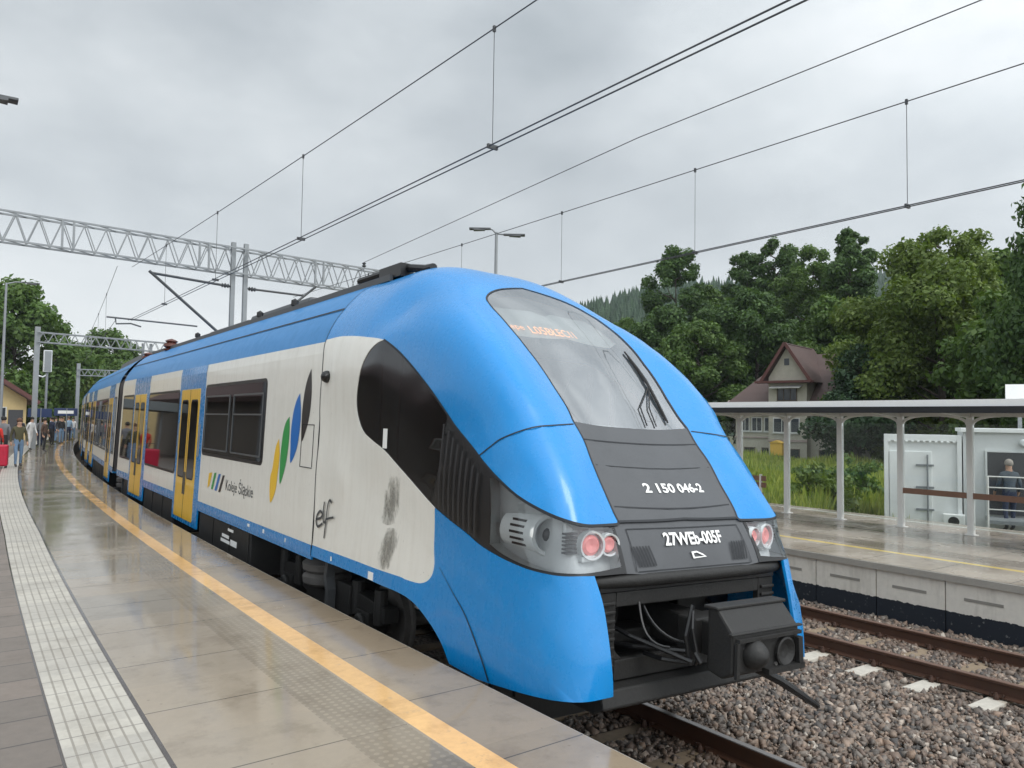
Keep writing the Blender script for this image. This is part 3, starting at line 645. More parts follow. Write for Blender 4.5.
def wheelset(mb, Mx, y, r=.42):
    for s in (-1, 1):
        mb.lathe((s*.72, y, r), (s, 0, 0), [(-.03, r+.03), (0, r+.028), (.02, r), (.09, r), (.10, r*.8), (.06, r*.78), (.06, r*.35), (.12, r*.3), (.12, 0)], 28)
def bogie(yc, Mx, half=1.25):
    for y in (yc-half, yc+half): mb = MB(Mx); wheelset(mb, Mx, y); mb.tube([(-.8, y, .42), (.8, y, .42)], .09, 10); mb.build('wheelset', M['under2'], T, smooth=True)
    mb = MB(Mx)
    for s in (-1, 1):
        mb.prism([(yc-half-.45, .50), (yc-half-.45, .66), (yc-half+.3, .72), (yc-.45, .56), (yc+.45, .56), (yc+half-.3, .72), (yc+half+.45, .66), (yc+half+.45, .50), (yc+half-.3, .50), (yc+.4, .40), (yc-.4, .40), (yc-half+.3, .50)], 0, s*1.0-.09, s*1.0+.09)
        for y in (yc-half, yc+half):
            mb.box((s*1.02-.12, y-.17, .28), (s*1.02+.12, y+.17, .56)); mb.lathe((s*1.10, y, .42), (s, 0, 0), [(0, .12), (.08, .12), (.1, .09), (.1, 0)], 14)
            for q in (-.30, .30): mb.tube([(s*1.06, y+q, .46), (s*1.06, y+q, .84)], [.075, .075], 12)
        mb.box((-1.0, yc-.3, .5), (1.0, yc+.3, .66))
        mb.tube([(s*1.16, yc+.65, .50), (s*1.2, yc+.62, .95)], .035, 8)
        mb.box((s*1.12-.05, yc-.95, .44), (s*1.12+.05, yc-.55, .78)); mb.tube([(s*1.17, yc-.75, .3), (s*1.17, yc-.2, .36), (s*1.17, yc+.3, .3)], .03, 6)
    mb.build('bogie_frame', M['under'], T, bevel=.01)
    for s in (-1, 1):
        mb = MB(Mx); mb.lathe((s*1.02, yc+.10, .60), (0, 0, 1), [(0, .24), (.04, .30), (.12, .31), (.16, .26), (.20, .31), (.28, .32), (.33, .25), (.40, .2)], 22)
        mb.build('air_spring', M['under2'], T, smooth=True)
    for s in (-1, 1):
        mb = MB(Mx); q = [(yc-.55, .98), (yc-.47, .98), (yc-.44, .80), (yc-.52, .66), (yc-.52, .34), (yc-.60, .34), (yc-.60, .68), (yc-.53, .82)]
        mb.prism(q, 0, s*1.24-.05, s*1.24+.05)
        mb.build('damper_bracket', M['darksteel'], T)
def underbox(y0, y1, Mx, z0=.34, z1=1.04):
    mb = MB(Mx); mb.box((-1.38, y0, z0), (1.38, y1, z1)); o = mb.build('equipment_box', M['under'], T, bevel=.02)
    n = max(1, int((y1-y0)/.9))
    for i in range(n):
        a = y0+(y1-y0)*i/n+.05; b = y0+(y1-y0)*(i+1)/n-.05; mb = MB(Mx); mb.box((-1.395, a, z0+.08), (-1.379, b, z1-.06)); mb.build('box_cover', M['under'], o, bevel=.004)
    return o

I4 = Matrix.Identity(4)
D1 = (10.78, 12.28); D2 = (16.12, 17.60)
carriage(I4, 4.8, 19.75, [(6.88, 10.40, 2.0, 3.26), (12.49, 15.77, 1.52, 3.22, False), (17.81, 19.5, 1.52, 3.22, False)], [D1, D2], [])
# blue above the door bays is the portal; white cantrail keeps the rest
bogie(5.15, I4); bogie(20.2, I4)
ub = underbox(7.35, 10.40, I4); underbox(12.5, 15.75, I4); underbox(17.9, 18.7, I4)
mb = MB()                                     # stencilled marks on the equipment box
for s in (-1,):
    for (y, z, w, h) in ((8.62, .78, .40, .05), (8.62, .70, .52, .05), (8.15, .72, .34, .09), (8.35, .90, .30, .04)): mb.box((s*1.397-.002, y-w/2, z-h/2), (s*1.397+.002, y+w/2, z+h/2))
mb.build('stencil_marking', M['textwhite'], ub)
mb = MB()
for s in (-1,):
    for (y, z, w, h) in ((4.15, 1.11, .03, .05), (3.1, 1.10, .12, .08), (6.6, 1.11, .06, .05), (7.3, 1.11, .1, .04), (5.7, 1.11, .03, .05)): mb.box((s*1.4405-.002, y-w/2, z-h/2), (s*1.4405+.002, y+w/2, z+h/2))
mb.build('sill_marking', M['textwhite'], T)

# livery on the first carriage
LEAF = {'logo_y': [(6.223,2.406),(6.154,2.184),(6.188,1.919),(6.231,1.703),(6.4,1.524),(6.471,1.656),(6.483,1.87),(6.421,1.98),(6.372,2.174),(6.318,2.31)],
 'logo_g': [(5.859,2.708),(5.823,2.482),(5.851,2.198),(5.932,1.987),(6.068,1.802),(6.117,2.002),(6.114,2.264),(6.067,2.502),(5.983,2.635)],
 'logo_b': [(5.517,3.013),(5.438,2.74),(5.458,2.465),(5.535,2.262),(5.711,2.103),(5.745,2.279),(5.765,2.534),(5.72,2.765),(5.63,2.918)],
 'logo_k': [(5.167,3.311),(5.111,3.034),(5.124,2.766),(5.204,2.569),(5.347,2.401),(5.394,2.616),(5.39,2.865),(5.333,3.089),(5.253,3.223)]}
for k, P in LEAF.items(): decal('leaf_emblem', P, M[k], T)
for k, P in zip(('logo_y', 'logo_g', 'logo_b', 'logo_k'), ([(9.776,1.712),(9.56,1.735),(9.69,1.50),(9.822,1.45)], [(9.424,1.735),(9.289,1.75),(9.462,1.454),(9.581,1.457)], [(9.148,1.735),(9.016,1.744),(9.206,1.452),(9.344,1.452)], [(8.901,1.728),(8.774,1.736),(8.98,1.447),(9.104,1.442)])):
    mb = MB(); mb.add([(-1.434, *p) for p in P], [(0, 1, 2, 3)])
    mb.build('stripe_emblem', M[k], T)
v, f = text_mesh('Koleje Śląskie', .24, .8); v[:, 0] *= 1.46/np.ptp(v[:, 0]); v[:, 0] -= v[:, 0].mean()*0
cx = (v[:, 0].max()+v[:, 0].min())/2
mb = MB(); mb.add([(-1.434, 7.95-(p[0]-cx), 1.585+p[1]) for p in v], f); mb.build('operator_lettering', M['textdark'], T, fix=False)
def stroke(mb, P, w, x=1.4345, mirror=True):
    P = spline(P, 6); Tn = np.gradient(P, axis=0); Tn /= np.linalg.norm(Tn, axis=1, keepdims=True); B = np.c_[-Tn[:, 1], Tn[:, 0]]*w/2; n = len(P)
    mb.add([(-x, *p) for p in P-B]+[(-x, *p) for p in P+B], [(i, i+1, n+i+1, n+i) for i in range(n-1)])
mb = MB()
stroke(mb, [(4.707,1.49),(4.56,1.52),(4.51,1.57),(4.58,1.60),(4.67,1.54),(4.687,1.46),(4.617,1.415),(4.484,1.468)], .03)
stroke(mb, [(4.466,1.719),(4.479,1.616),(4.475,1.526),(4.444,1.484),(4.387,1.502)], .03, 1.4348)
stroke(mb, [(4.242,1.729),(4.309,1.75),(4.358,1.685),(4.379,1.559),(4.398,1.422),(4.414,1.304)], .03, 1.4351); stroke(mb, [(4.402,1.523),(4.288,1.547),(4.164,1.572)], .025, 1.4354)
mb.build('script_lettering', M['textdark'], T, fix=False)
mb = MB()
for s in (-1,):
    for a, b in (((4.95, 2.61), (4.95, 2.09)), ((5.36, 2.08), (4.95, 2.08)), ((5.36, 2.61), (4.95, 2.61)), ((5.36, 2.61), (5.36, 2.08))): mb.bar((s*1.432, *a), (s*1.432, *b), .006, .01)
mb.build('service_hatch', M['seam'], T)
# grime patches and pressed crease on the flank
def grime(name, cy, cz, ry, rz, shear):
    gm = NT(name); tc = gm.obj(); sx = gm.n('ShaderNodeSeparateXYZ'); gm.set(sx.inputs[0], tc)
    dz = gm.math('SUBTRACT', sx.outputs[2], cz); dy = gm.math('SUBTRACT', gm.math('SUBTRACT', sx.outputs[1], cy), gm.math('MULTIPLY', dz, shear))
    a = gm.math('DIVIDE', dy, ry); b = gm.math('DIVIDE', dz, rz); r2 = gm.math('ADD', gm.math('MULTIPLY', a, a), gm.math('MULTIPLY', b, b))
    mp = gm.n('ShaderNodeMapping'); gm.set(mp.inputs[0], tc); mp.inputs['Scale'].default_value = (1, 1.6, .7)
    f = gm.math('ADD', gm.math('ADD', gm.math('MULTIPLY', gm.noise(7, mp.outputs[0], 8, .75), 1.5), gm.math('MULTIPLY', gm.noise(26, tc, 4, .6), .35)), gm.math('MULTIPLY', r2, -.55))
    fac = gm.ramp(f, [(.44, 0), (.90, 1)])
    tr = gm.n('ShaderNodeBsdfTransparent'); df = gm.bsdf((.20,.19,.165), .8); mx = gm.n('ShaderNodeMixShader'); gm.set(mx.inputs[0], gm.math('MULTIPLY', fac, .62)); gm.t.links.new(tr.outputs[0], mx.inputs[1]); gm.t.links.new(df, mx.inputs[2]); return gm.done(mx.outputs[0])
def patch(name, P, m, off=.003):
    P = np.array(P, float); n = len(P); lo, hi = P.min(0), P.max(0); g = np.array([(a, b) for a in np.arange(lo[0], hi[0], .06) for b in np.arange(lo[1], hi[1], .06)]); g = g[inside(g, P)]
    v, e, f, *_ = delaunay_2d_cdt([Vector(p) for p in np.vstack([P, g])], [(i, (i+1) % n) for i in range(n)], [], 1, 1e-6); v = np.array([tuple(q) for q in v])
    Q = side(v[:, 0], v[:, 1]); Q = Soff(todisk(Q), off); MB().add([tuple(q) for q in Q], f).build(name, m, flank[0] if False else T, smooth=True)
def ell(cy, cz, ry, rz, sh): return [(cy+ry*math.cos(a)+sh*rz*math.sin(a), cz+rz*math.sin(a)) for a in np.linspace(0, 2*PI, 28)[:-1]]
patch('grime_patch', ell(2.80, 1.92, .34, .28, -.25), grime('flank_grime', 2.80, 1.86, .20, .30, -.25)); patch('grime_patch', ell(2.78, 1.42, .30, .21, -.3), grime('flank_scuff', 2.77, 1.42, .18, .26, -.3))
for o in [ob for ob in T.children if ob.name.startswith('grime_patch')]: o['label'] = 'grey scuffed grime on the white flank'
mb = MB(); cr = side(np.linspace(2.60, 1.89, 14), np.linspace(1.84, 1.50, 14)); ribbon_mb(mb, todisk(cr), .02, .002, True); mb.build('flank_crease', M['white'], T)

# roof gear of the first carriage
for s in (-1, 1): mb = MB(); mb.bar((s*.80, 4.35, 4.455), (s*.80, 19.4, 4.455), .05, .08); mb.build('roof_rail', M['darksteel'], T)
for (a, b, h, w) in ((5.6, 7.6, .06, .55), (8.0, 11.2, .12, .56), (11.6, 14.6, .10, .52)):
    mb = MB(); mb.prism([(-w, 4.5), (w, 4.5), (w-.08, 4.6+h), (-w+.08, 4.6+h)], 1, a, b); mb.build('roof_equipment_box', M['darksteel'], T, bevel=.03)
mb = MB(); mb.tube([(-.62, 3.75, 4.50), (-.66, 4.1, 4.56), (-.70, 4.6, 4.58), (-.75, 5.4, 4.56)], .05, 8); mb.box((-.78, 4.15, 4.46), (-.60, 4.75, 4.62)); mb.lathe((-.62, 3.62, 4.50), (0, 1, 0), [(0, 0), (0, .05), (.16, .06), (.2, 0)], 10); mb.build('roof_cable', M['black'], T)
for (x, y, z) in ((-.78, 17.1, 4.52), (-.6, 21.2, 4.45)):
    mb = MB(); mb.lathe((x, y, z-.18), (0, 0, 1), [(0, .06), (.04, .17), (.08, .18), (.10, .11), (.15, .19), (.22, .18), (.25, .11), (.29, .16), (.33, .10), (.36, 0)], 18); mb.build('roof_insulator', M['porcelain'], T, smooth=True)
for (x, y) in ((-.80, 9.6), (-.80, 7.8), (-.8, 14.2)):
    mb = MB(); mb.lathe((x, y, 4.5), (0, 0, 1), [(0, .06), (.08, .06), (.12, 0)], 10); mb.build('roof_bolt', M['black'], T)

# gangway and following carriages along the curve
RC = RE-1.64
def jpos(a): return Vector((XC-RC*math.cos(a), RC*math.sin(a), RAILZ))
jw = CAR1 @ Vector((0, 20.2, 0)); ang = math.atan2(jw.y, XC-jw.x)
for k in range(4):
    L = 16.4; a2 = ang + 2*math.asin(L/2/RC); A, B = jpos(ang), jpos(a2); 
    if k == 0: A = jw
    psi = math.atan2(B.x-A.x, B.y-A.y); W = frame(A, psi, CANT); Mx = CAR1.inverted() @ W
    mb = MB(Mx); mb.prism([(-1.3, 1.1), (1.3, 1.1), (1.3, 3.55), (.8, 4.2), (-.8, 4.2), (-1.3, 3.55)], 1, -.5, .5); mb.build('gangway_bellows', M['rubber'], T)
    carriage(Mx, .45, L-.45, [(.7, 1.55, 1.52, 3.22, False), (3.6, 9.3, 1.52, 3.22), (11.3, 12.2, 1.52, 3.22, False), (14.2, L-.7, 1.52, 3.22, False)], [(1.95, 3.25), (9.6, 10.95), (12.5, 13.9)][:3], [])
    if k: bogie(0, Mx)
    underbox(3.7, 9.2, Mx)
    mb = MB(Mx); mb.prism([(-.6, 4.5), (.6, 4.5), (.5, 4.8), (-.5, 4.8)], 1, 4, 11); mb.build('roof_equipment_box', M['darksteel'], T)
    ang = a2
# ------------------------------------------------------------------ ground, platforms
def sheetmesh(name, offs, ss, zf, mats, kind='structure', mi=None):
    vs = []; uv = []
    for s in ss:
        for o in offs:
            z = zf(o, s) if callable(zf) else zf
            vs.append(pt(o, s, z)); uv.append((o, s))
    k = len(offs); fs = [(i*k+j, i*k+j+1, (i+1)*k+j+1, (i+1)*k+j) for i in range(len(ss)-1) for j in range(k-1)]
    me = bpy.data.meshes.new(name); me.from_pydata([tuple(v) for v in vs], [], fs)
    L = me.uv_layers.new(name='UVMap'); idx = np.empty(len(me.loops), int); me.loops.foreach_get('vertex_index', idx)
    L.data.foreach_set('uv', np.array(uv)[idx].ravel()); 
    for m in (mats if isinstance(mats, list) else [mats]): me.materials.append(m)
    bm = bmesh.new(); bm.from_mesh(me); 
    for f in bm.faces:
        if f.normal.z < 0: f.normal_flip()
    bm.to_mesh(me); bm.free()
    o = bpy.data.objects.new(name, me); link(o)
    return tag(o, kind=kind)

def paving():
    t = NT('wet_platform_paving'); o, s = t.uv(); d = t.math('MULTIPLY', o, -1.)
    p = t.geo()
    def band(a, b): return t.math('MULTIPLY', t.math('GREATER_THAN', d, a), t.math('LESS_THAN', d, b))
    def joint(x, w, period, ph=0):
        f = t.math('FRACT', t.math('DIVIDE', t.math('ADD', x, ph), period)); return t.math('LESS_THAN', t.math('ABSOLUTE', t.math('SUBTRACT', f, .5)), w/period/2)
    def rnd(x, k):
        w = t.n('ShaderNodeTexWhiteNoise'); w.noise_dimensions = '2D'; cx = t.n('ShaderNodeCombineXYZ'); t.set(cx.inputs[0], t.math('FLOOR', x)); t.set(cx.inputs[1], k); t.set(w.inputs['Vector'], cx.outputs[0]); return w.outputs['Value']
    n1 = t.noise(.9, p, 5, .6); n2 = t.noise(14, p, 5, .65); n3 = t.noise(90, p, 2)
    sl = t.math('DIVIDE', t.math('ADD', s, .56), 1.12)
    tone = t.math('ADD', t.math('MULTIPLY', rnd(sl, 3.), .26), t.math('ADD', t.math('MULTIPLY', n1, .30), t.math('ADD', t.math('MULTIPLY', n2, .18), .66)))
    slab = t.mix(rnd(sl, 7.), (.275,.228,.172), (.222,.195,.158))
    col = t.mix(1., slab, tone, 'MULTIPLY')
    # edge slab slightly greyer
    col = t.mix(band(-1, .62), col, t.mix(1., (.265,.21,.15), tone, 'MULTIPLY'))
    jm = t.math('MULTIPLY', joint(s, .012, 1.12, .56+.0), band(.84, 2.22))
    je = t.math('MULTIPLY', joint(s, .012, 1.14, -3.70+.57), band(-1, .84))
    col = t.mix(t.math('MULTIPLY', t.math('MAXIMUM', jm, je), .75), col, (.05,.045,.04))
    # tactile warning pads
    tb = band(.845, 1.27)
    du = t.math('ABSOLUTE', t.math('SUBTRACT', t.math('FRACT', t.math('DIVIDE', d, .062)), .5)); dv = t.math('ABSOLUTE', t.math('SUBTRACT', t.math('FRACT', t.math('DIVIDE', s, .062)), .5))
    dot = t.math('MULTIPLY', t.math('LESS_THAN', t.math('ADD', t.math('MULTIPLY', du, du), t.math('MULTIPLY', dv, dv)), .085), tb)
    tc = t.mix(dot, (.185,.155,.118), (.24,.20,.15)); wearf = t.ramp(t.noise(.6, p, 4), [(.35, .15), (.6, .9)])
    col = t.mix(t.math('MULTIPLY', tb, wearf), col, t.mix(1., tc, tone, 'MULTIPLY'))
    # yellow line
    yw = t.ramp(t.noise(5, p, 6, .7), [(.28, .35), (.42, 1.)])
    ylw = t.mix(1., t.mix(rnd(t.math('DIVIDE', s, 1.14), 9.), (.78,.47,.20), (.68,.41,.17)), t.math('ADD', t.math('MULTIPLY', n2, .35), .80), 'MULTIPLY')
    col = t.mix(t.math('MULTIPLY', band(.625, .825), yw), col, ylw)
    # guiding strip: grooved light slabs, laid along a chord near the camera
    d = t.math('SUBTRACT', d, t.math('MULTIPLY', t.math('MINIMUM', t.math('MAXIMUM', t.math('DIVIDE', t.math('SUBTRACT', 15., s), 11.), 0.), 1.), .15))
    gb = band(2.10, 2.59)
    gl = t.math('LESS_THAN', t.math('ABSOLUTE', t.math('SUBTRACT', t.math('FRACT', t.math('DIVIDE', t.math('SUBTRACT', d, 2.10), .07)), .5)), .40)
    gj = joint(s, .012, .30, .1)
    gcol = t.mix(gl, (.30,.275,.235), t.mix(rnd(t.math('DIVIDE', t.math('ADD', s, .1), .30), 5.), (.50,.47,.41), (.42,.395,.35)))
    gcol = t.mix(gj, gcol, (.22,.2,.18)); gcol = t.mix(1., gcol, t.math('ADD', t.math('MULTIPLY', n1, .3), t.math('ADD', t.math('MULTIPLY', n2, .3), .65)), 'MULTIPLY')
    col = t.mix(gb, col, gcol)
    # small grey pavers on the inner side
    ib = t.math('GREATER_THAN', d, 2.60)
    ij = joint(s, .014, .44, 0)
    ic = t.mix(rnd(t.math('DIVIDE', t.math('ADD', s, .22), .44), 11.), (.19,.155,.13), (.15,.127,.108)); ic = t.mix(1., ic, t.math('ADD', t.math('MULTIPLY', n2, .4), .8), 'MULTIPLY'); ic = t.mix(ij, ic, (.05,.046,.043))
    col = t.mix(ib, col, ic)
    gap = t.math('MAXIMUM', band(2.075, 2.105), band(2.585, 2.602)); col = t.mix(gap, col, (.07,.06,.055))
    st1 = t.ramp(t.noise(2.6, p, 7, .68), [(.50, 0), (.66, .38)]); vg = t.n('ShaderNodeTexVoronoi'); vg.inputs['Scale'].default_value = 5.5; t.set(vg.inputs['Vector'], p); gum = t.math('MULTIPLY', t.math('LESS_THAN', vg.outputs['Distance'], .055), .4)
    col = t.mix(t.math('MAXIMUM', st1, gum), col, t.mix(1., col, (.50,.46,.42), 'MULTIPLY'))
    wet = t.ramp(t.math('ADD', t.math('MULTIPLY', n1, .8), t.math('MULTIPLY', n2, .2)), [(.36, .03), (.50, .08), (.60, .17), (.72, .34)])
    rough = t.math('ADD', t.math('MAXIMUM', wet, t.math('MULTIPLY', t.math('MAXIMUM', gb, ib), .42)), t.math('MULTIPLY', n3, .05))
    h = t.math('ADD', t.math('MULTIPLY', dot, .5), t.math('ADD', t.math('MULTIPLY', n3, .06), t.math('MULTIPLY', t.math('MAXIMUM', jm, je), -.6)))
    h = t.math('ADD', h, t.math('MULTIPLY', t.math('MULTIPLY', gl, gb), .5))
    return t.done(t.bsdf(col, rough, 0, t.bump(h, .25, .004), 0))
ss = list(np.arange(-6, 110.1, .5))
pave = paving(); conc = mat('platform_edge_concrete', (.30,.28,.25), .6, 0, .3, 2, .3, 30)
sheetmesh('platform', [-14, -9, -6, -4, -2.66, -2.1, -1.3, -.82, -.62, 0], ss, 0., pave)
# edge face of the near platform
def ribbonwall(name, off, ss, z0, z1, m, th=.25, kind='structure'):
    mb = MB(); k = len(ss)
    for s in ss:
        mb.v += [pt(off, s, z0), pt(off, s, z1), pt(off-th if th else off, s, z1), pt(off-th, s, z0)]
    for i in range(k-1):
        a = i*4; b = a+4
        for j in range(4): mb.f.append([a+j, a+(j+1) % 4, b+(j+1) % 4, b+j]); mb.mi.append(0)
    mb.f.append([0, 1, 2, 3]); mb.f.append([(k-1)*4+j for j in (3, 2, 1, 0)]); mb.mi += [0, 0]
    return tag(mb.build(name, m), kind=kind)
ribbonwall('platform_edge_slab', .012, ss, -.16, -.004, conc, .3); ribbonwall('platform_wall', -.12, ss, -1.2, -.161, conc, .3)

gm = NT('soil_and_grass'); p = gm.geo(); gm.done(gm.bsdf(gm.mix(gm.ramp(gm.noise(.35, p, 6, .65), [(.35, 0), (.6, 1)]), (.045,.062,.02), (.095,.085,.05)), .9, 0, gm.bump(gm.noise(6, p, 5), .6, .08)))
mb = MB(); mb.add([(-1500, -600, -1.25), (2500, -600, -1.25), (2500, 2500, -1.25), (-1500, 2500, -1.25)], [(0, 1, 2, 3)]); tag(mb.build('ground', gm.m), kind='structure')

bt = NT('ballast_bed'); p = bt.geo(); vo = bt.n('ShaderNodeTexVoronoi'); vo.inputs['Scale'].default_value = 19; bt.set(vo.inputs['Vector'], p)
bc = bt.mix(bt.noise(1.2, p, 4), bt.mix(1., (.2,.155,.12), bt.ramp(vo.outputs['Color'], [(.2, .35), (.8, 1.3)]), 'MULTIPLY'), (.15,.13,.11))
bt.done(bt.bsdf(bc, .85, 0, bt.bump(vo.outputs['Distance'], 1., .03)))
sheetmesh('track_bed', [-.1, .3, 2.6, 4.2, 5.4, 8.5], list(np.arange(-8, 110.1, 1.)), lambda o, s: -.985, bt.m)

# right-hand platform
RO, RZ = 8.43, -.13
def paving2():
    t = NT('far_platform_paving'); o, s = t.uv(); p = t.geo()
    def band(a, b): return t.math('MULTIPLY', t.math('GREATER_THAN', o, a), t.math('LESS_THAN', o, b))
    n1 = t.noise(.8, p, 5); n2 = t.noise(10, p, 4)
    c = t.mix(1., t.mix(t.ramp(n1, [(.4, 0), (.6, 1)]), (.30,.255,.205), (.38,.33,.275)), t.math('ADD', t.math('MULTIPLY', n2, .4), .8), 'MULTIPLY')
    f = t.math('FRACT', t.math('DIVIDE', s, 1.1)); c = t.mix(t.math('MULTIPLY', t.math('LESS_THAN', f, .015), .7), c, (.07,.06,.05))
    c = t.mix(band(9.52, 9.66), c, (.66,.50,.16)); c = t.mix(band(14.05, 14.22), c, (.55,.53,.48)); c = t.mix(band(11.9, 11.96), c, (.04,.036,.03)); c = t.mix(band(9.9, 10.5), c, t.mix(.5, c, (.12,.10,.08)))
    return t.done(t.bsdf(c, t.ramp(n1, [(.35, .10), (.65, .32)]), 0, t.bump(n2, .15, .004)))
ss2 = list(np.arange(-12, 70.1, 1.))
sheetmesh('platform_right', [RO, 9, 9.5, 10, 11, 12, 13, 14.6], ss2, RZ, paving2())
ribbonwall('platform_right_edge_slab', RO+.22, ss2, RZ-.10, RZ-.004, conc, .26)
wt = NT('concrete_wall_panels'); p = wt.geo(); sx = wt.n('ShaderNodeSeparateXYZ'); wt.set(sx.inputs[0], p); z = sx.outputs[2]
n1 = wt.noise(1.5, p, 6, .6); n2 = wt.noise(14, p, 4)
mp = wt.n('ShaderNodeMapping'); wt.set(mp.inputs[0], p); mp.inputs['Scale'].default_value = (4, 4, .6); st = wt.noise(1.5, mp.outputs[0], 5, .6)
wc = wt.mix(1., wt.mix(wt.ramp(st, [(.5, 0), (.8, .6)]), (.66,.62,.555), (.33,.30,.25)), wt.math('ADD', wt.math('MULTIPLY', n2, .25), .85), 'MULTIPLY')
edge = wt.math('ADD', -.665, wt.math('MULTIPLY', wt.math('SUBTRACT', wt.noise(9, p, 5, .7), .5), .09)); tar = wt.math('LESS_THAN', z, edge)
tarc = wt.mix(wt.ramp(wt.noise(16, p, 6, .7), [(.62, 0), (.68, 1)]), (.006,.010,.018), (.12,.12,.12))
wt.done(wt.bsdf(wt.mix(tar, wc, tarc), .7, 0, wt.bump(n2, .15, .01)))
mb = MB(); slots = MB()
for k in range(-8, 40):
    a, b = 4.22+1.055*k, 4.22+1.055*(k+1); g = .008
    p0, p1 = pt(RO+.012, a+g, 0), pt(RO+.012, b-g, 0); q0, q1 = pt(RO+.25, a+g, 0), pt(RO+.25, b-g, 0)
    mb.hexa([(*p0.xy, -1.25), (*p1.xy, -1.25), (*q1.xy, -1.25), (*q0.xy, -1.25), (*p0.xy, RZ-.101), (*p1.xy, RZ-.101), (*q1.xy, RZ-.101), (*q0.xy, RZ-.101)])
    a2, b2 = a+.27, a+.79; p0, p1 = pt(RO+.004, a2, 0), pt(RO+.004, b2, 0); q0, q1 = pt(RO+.02, a2, 0), pt(RO+.02, b2, 0)
    slots.hexa([(*p0.xy, -.475), (*p1.xy, -.475), (*q1.xy, -.475), (*q0.xy, -.475), (*p0.xy, -.435), (*p1.xy, -.435), (*q1.xy, -.435), (*q0.xy, -.435)])
tag(mb.build('platform_right_wall', wt.m, bevel=.006), kind='structure')
tag(slots.build('platform_right_wall_cast_marks', mat('wall_cast_mark', (.24,.225,.2), .8, 0, .3, 12)), kind='structure')

# ------------------------------------------------------------------ tracks
rust = NT('rusty_rail'); p = rust.geo(); nz = rust.geo('Normal'); sx = rust.n('ShaderNodeSeparateXYZ'); rust.set(sx.inputs[0], nz)
rc = rust.mix(rust.noise(8, p, 5), (.085,.035,.018), (.05,.026,.017))
rust.done(rust.bsdf(rc, .6, .1, rust.bump(rust.noise(60, p, 3), .2, .004)))
shine = mat('worn_rail_head', (.30,.28,.27), .35, .8, .2, 4)
brownhead = mat('brown_rail_head', (.16,.095,.07), .5, .3, .2, 6)
_t = NT('concrete_sleeper'); _o = _t.obj(); _s = _t.n('ShaderNodeSeparateXYZ'); _t.set(_s.inputs[0], _o); _f = _t.ramp(_t.math('ADD', _t.math('ABSOLUTE', _s.outputs[0]), _t.math('MULTIPLY', _t.noise(9, _t.geo(), 5), .25)), [(.84, 1.), (1.0, 0.)])
sleeperm = _t.done(_t.bsdf(_t.mix(1., _t.mix(_f, (.47,.44,.385), (.22,.165,.11)), _t.math('ADD', .7, _t.math('MULTIPLY', _t.noise(14, _t.geo(), 5), .6)), 'MULTIPLY'), .85, 0, _t.bump(_t.noise(40, _t.geo(), 4), .3, .01)))
clipm = mat('rail_clip_rust', (.06,.03,.02), .7, .2, .3, 20)
def rail_prof(): return [(-.075, 0), (.075, 0), (.075, .012), (.012, .03), (.010, .125), (.036, .138), (.036, .165), (.030, .172), (-.030, .172), (-.036, .165), (-.036, .138), (-.010, .125), (-.012, .03), (-.075, .012)]
def track(label, off_l, z_l, off_r, z_r, s0, s1, headm, sl, group):
    t = thing('railway_track', pt((off_l+off_r)/2, 5, (z_l+z_r)/2-.2), 0, label, 'railway track', group)
    inv = Matrix.Translation(-Vector(t.location))
    ss = np.arange(s0, s1+.1, 1.5)
    for off, z in ((off_l, z_l), (off_r, z_r)):
        pr = rail_prof(); k = len(pr); mb = MB(inv)
        for s in ss:
            for x, h in pr: mb.v.append(inv @ pt(off+x, s, z-.172+h))
        for i in range(len(ss)-1):
            for j in range(k): mb.f.append([i*k+j, i*k+(j+1) % k, (i+1)*k+(j+1) % k, (i+1)*k+j]); mb.mi.append(1 if j in (6, 7, 8) else 0)
        r = mb.build('rail', [rust.m, headm], t)
        mb = MB(inv)
        for s in np.arange(sl, min(s1, 24), .693):
            for sg in (-1, 1):
                for e in (-.06, .06):
                    c0 = pt(off+sg*.075, s+e, z-.15); mb.tube([c0+Vector((0, 0, -.02)), c0+Vector((sg*.01, 0, .022)), c0+Vector((-sg*.05, .0, .004))], .012, 5)
                c0 = pt(off+sg*.10, s, z-.155); mb.lathe(c0, (0, 0, 1), [(-.03, .03), (.0, .03), (.03, .018), (.045, .015), (.045, 0)], 8)
        tag(mb.build('rail_clip', clipm, r), kind='stuff')
    cen = (off_l+off_r)/2
    first = None
    for s in np.arange(sl, min(s1, 30), .693):
        if first is None:
            mb = MB(); mb.prism([(-.13, -.2), (.13, -.2), (.10, 0), (-.10, 0)], 0, -1.3, 1.3); first = mb.build('sleeper', sleeperm, t, bevel=.01); o = first
        else: o = first.copy(); link(o, t)
        P = pt(cen, s, (z_l+z_r)/2-.188); o.location = P-Vector(t.location); o.rotation_euler = (0, math.atan2(z_l-z_r, off_r-off_l), rot(s))
    return t
track('rusty railway track in the ballast under the train, its rail head worn bright', .885, -.735, 2.36, -.79, -6, 105, shine, -3.0, 'railway tracks')
track('empty brown rusty railway track beside the right-hand platform wall', 6.04, -.765, 7.46, -.80, -9, 105, brownhead, -6.79, 'railway tracks')

